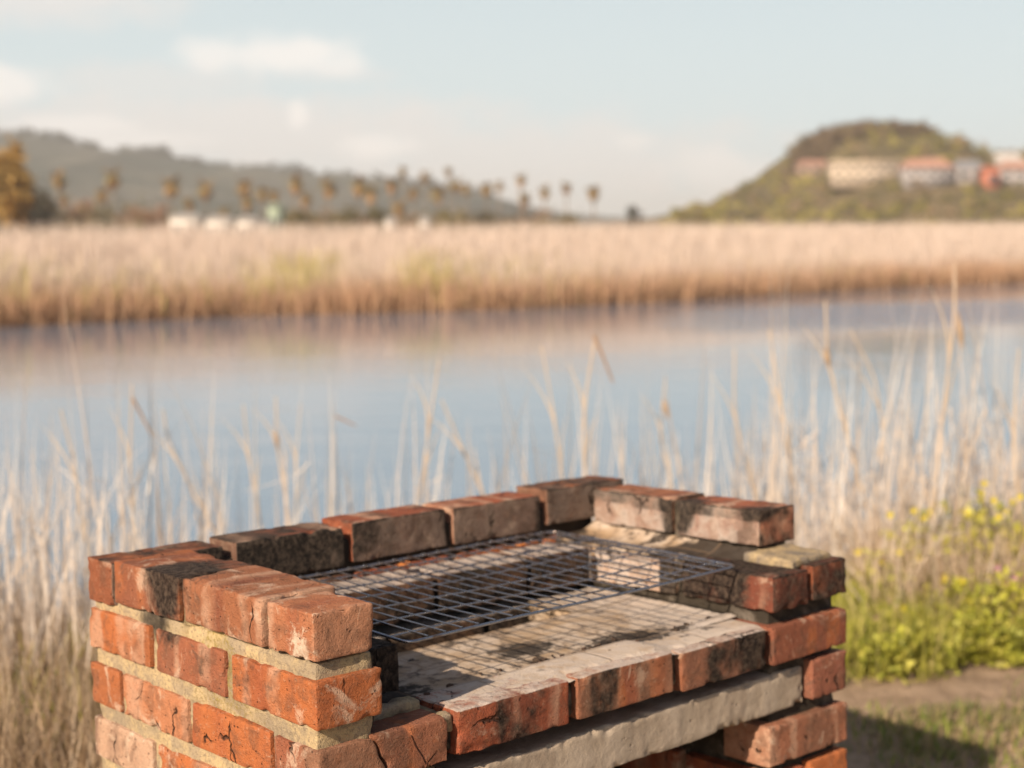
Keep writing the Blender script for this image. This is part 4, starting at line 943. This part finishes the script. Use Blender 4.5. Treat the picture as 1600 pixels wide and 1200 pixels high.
# ---------------------------------------------------------------- grass and weeds around the barbecue
def region_z(X, Y): return ground_h(X, Y)
def grass():
    g = np.random.default_rng(9)
    def patch(n, x0, x1, y0, y1, h0, h1, cols, w=(.004, .009), lean=.5, dens=None):
        X = g.uniform(x0, x1, n); Y = g.uniform(y0, y1, n)
        if dens is not None: k = dens(X, Y) > g.random(n); X, Y = X[k], Y[k]
        m = len(X); c = np.array(cols)[g.integers(len(cols), size=m)] * g.uniform(.75, 1.2, (m, 1))
        V, F = ribbons(np.stack([X, Y, region_z(X, Y) - .01], 1), g.uniform(h0, h1, m), g.uniform(*w, m), g.uniform(-1.4, 1.4, m), np.abs(g.normal(0, lean, m)), g.uniform(0, 6.28, m), g.normal(.2, .4, m), 3)
        return V, F, rep(c, 3)
    A = Acc(); GR = [(.38, .36, .06), (.46, .42, .09), (.25, .27, .05), (.52, .44, .17)]
    clump = lambda X, Y: np.clip(.5 + 1.2 * vnoise(np.stack([X, Y, 0 * X], 1), 3.2, 3), 0, 1)
    A.add(*patch(36000, .9, 4.2, 4.3, 5.75, .06, .26, GR, dens=lambda X, Y: clump(X, Y) * np.clip((Y - 4.47 - .42 * (X - 1.04) + .05 * np.sin(X * 6.1) + .03 * np.sin(X * 19.)) / .2, 0, 1)))
    A.add(*patch(42000, .8, 4.2, 3.4, 4.95, .02, .075, [(.16, .20, .05), (.25, .28, .06), (.32, .25, .12), (.36, .28, .16)], dens=lambda X, Y: np.clip(vnoise(np.stack([X, Y, 0 * X], 1), 2.1, 8) * 1.6 + .15, 0, 1)))
    # leafy ground cover
    for k in range(330):
        x = g.uniform(1.1, 3.4); y = 4.5 + .42 * (x - 1.04) + .04 * math.sin(9 * x) + g.uniform(0, .7); hh = g.uniform(.05, .13) + .06 * max(0, x - 2.6); V, F, T_ = leafcloud(g, 60, .10, .10, hh, .017, [(.42, .41, .06), (.52, .48, .10), (.30, .31, .05)], 6, (x, y, float(ground_h(np.array(x), np.array(y))) + hh * .6)); A.add(V, F, T_)
    A.mk('grass', MAT_LEAF, None, kind='stuff', label='bright yellow green grass on the bank right of the barbecue', cat='grass')
    A = Acc(); BR = [(.42, .30, .19), (.50, .37, .25), (.33, .22, .13), (.55, .43, .31)]
    A.add(*patch(26000, -2.8, -.75, 3.2, 5.8, .08, .42, BR, (.003, .007), .6)); A.add(*patch(260, -1.5, -1.1, 3.6, 4.4, .15, .35, GR, (.004, .008), .35))
    A.add(*patch(16000, 1.3, 4.4, 5.0, 6.1, .12, .50, [(.60, .45, .31), (.66, .52, .38), (.48, .34, .22), (.68, .56, .42)], (.003, .008), .7))
    A.mk('dry_thatch', MAT_LEAF, None, kind='stuff', label='tangled brown dry grass at the foot of the reeds', cat='dry grass')
grass()
def weed(u, v, Y, hgt, label, seed, flowers, fcol):
    g = np.random.default_rng(seed); p = at_y(u, v, Y); gz = float(ground_h(np.array(p[0]), np.array(Y)))
    o = empty('flowering_weed', (p[0], Y, gz), label, 'weed', 'flowering weeds on the bank')
    A = Acc()
    for k in range(6):
        a = g.uniform(0, 6.28); l = g.uniform(.05, .3) * hgt; P = np.array([(math.cos(a) * l * t ** 1.3, math.sin(a) * l * t ** 1.3, hgt * t * g.uniform(.95, 1.)) for t in np.linspace(0, 1, 6)]); V, F = tube(P, np.linspace(.003, .0015, 6), 5); A.add(V, F, (.20, .22, .06))
    A.mk('stems', MAT_LEAF, o)
    V, F, T_ = leafcloud(g, 210, .10 + hgt * .22, .10 + hgt * .22, hgt * .45, .019, [(.50, .48, .06), (.58, .52, .10), (.36, .36, .06)], 12, (0, 0, hgt * .5)); mk('leaves', V, F, MAT_LEAF, o, tone=T_)
    for k in range(flowers):
        c = np.array([g.normal(0, .06 + hgt * .1), g.normal(0, .05), hgt * g.uniform(.7, 1.02)]); V = [c]; nrm = 6; s = .017
        for q in range(nrm * 2):
            a = q * math.pi / nrm; rr = s * (1 if q % 2 == 0 else .55); V.append(c + np.array([math.cos(a) * rr, -.004 - .3 * rr, math.sin(a) * rr]))
        V = np.array(V); F = np.array([(0, 1 + q, 1 + (q + 1) % (2 * nrm), 1 + (q + 1) % (2 * nrm)) for q in range(2 * nrm)])
        me = bpy.data.meshes.new('flower'); me.from_pydata(V.tolist(), [], [f[:3] for f in F.tolist()]); me.materials.append(MAT_LEAF)
        at = me.color_attributes.new('tone', 'FLOAT_COLOR', 'POINT'); at.data.foreach_set('color', np.tile((*fcol, 1), len(V)).astype(np.float32)); fo = bpy.data.objects.new('flower', me); COL.objects.link(fo); fo.parent = o
YEL = (.80, .66, .05); PUR = (.50, .26, .34)
weed(1400, 990, 5.25, .28, 'yellow flowered weed nearest the barbecue on the grassy bank', 1, 4, YEL)
weed(1440, 940, 5.45, .42, 'taller leafy yellow weed climbing among dry reeds, left one', 2, 4, YEL)
weed(1495, 900, 5.5, .5, 'tallest yellow green weed in front of the reeds', 3, 5, YEL)
weed(1545, 920, 5.45, .46, 'yellow flowered weed right of the tallest one', 4, 5, YEL)
weed(1500, 1010, 5.1, .24, 'low weed with yellow blossoms in the middle of the grass', 5, 4, YEL)
weed(1430, 1040, 4.95, .16, 'low weed with yellow blossom at the front of the grass', 6, 2, YEL)
weed(1565, 1000, 5.05, .26, 'purple flowered weed in the grass, left one', 7, 3, PUR)
weed(1600, 990, 5.0, .28, 'purple flowered weed cut by the right edge', 8, 3, PUR)
weed(1385, 1075, 4.85, .12, 'tiny purple flowered weed close to the brick pier', 9, 2, PUR)
weed(1585, 880, 5.5, .48, 'yellow green weed cut by the right edge among reeds', 10, 4, YEL)

# ---------------------------------------------------------------- haze
def m_haze():
    m = bpy.data.materials.new('haze'); m.use_nodes = True; T = NT(m.node_tree)
    v = T.n('ShaderNodeVolumePrincipled', {'Color': (.97, .95, .92, 1), 'Density': .00030, 'Anisotropy': .0})
    out = T.n('ShaderNodeOutputMaterial'); T.t.links.new(v.outputs[0], out.inputs['Volume']); return m
mk('haze', boxv(-5600, 5600, -60, 6300, -4.5, 132), BOXF, m_haze(), kind='stuff')

S.cycles.use_denoising = True
S.cycles.max_bounces = 8
S.cycles.volume_bounces = 0
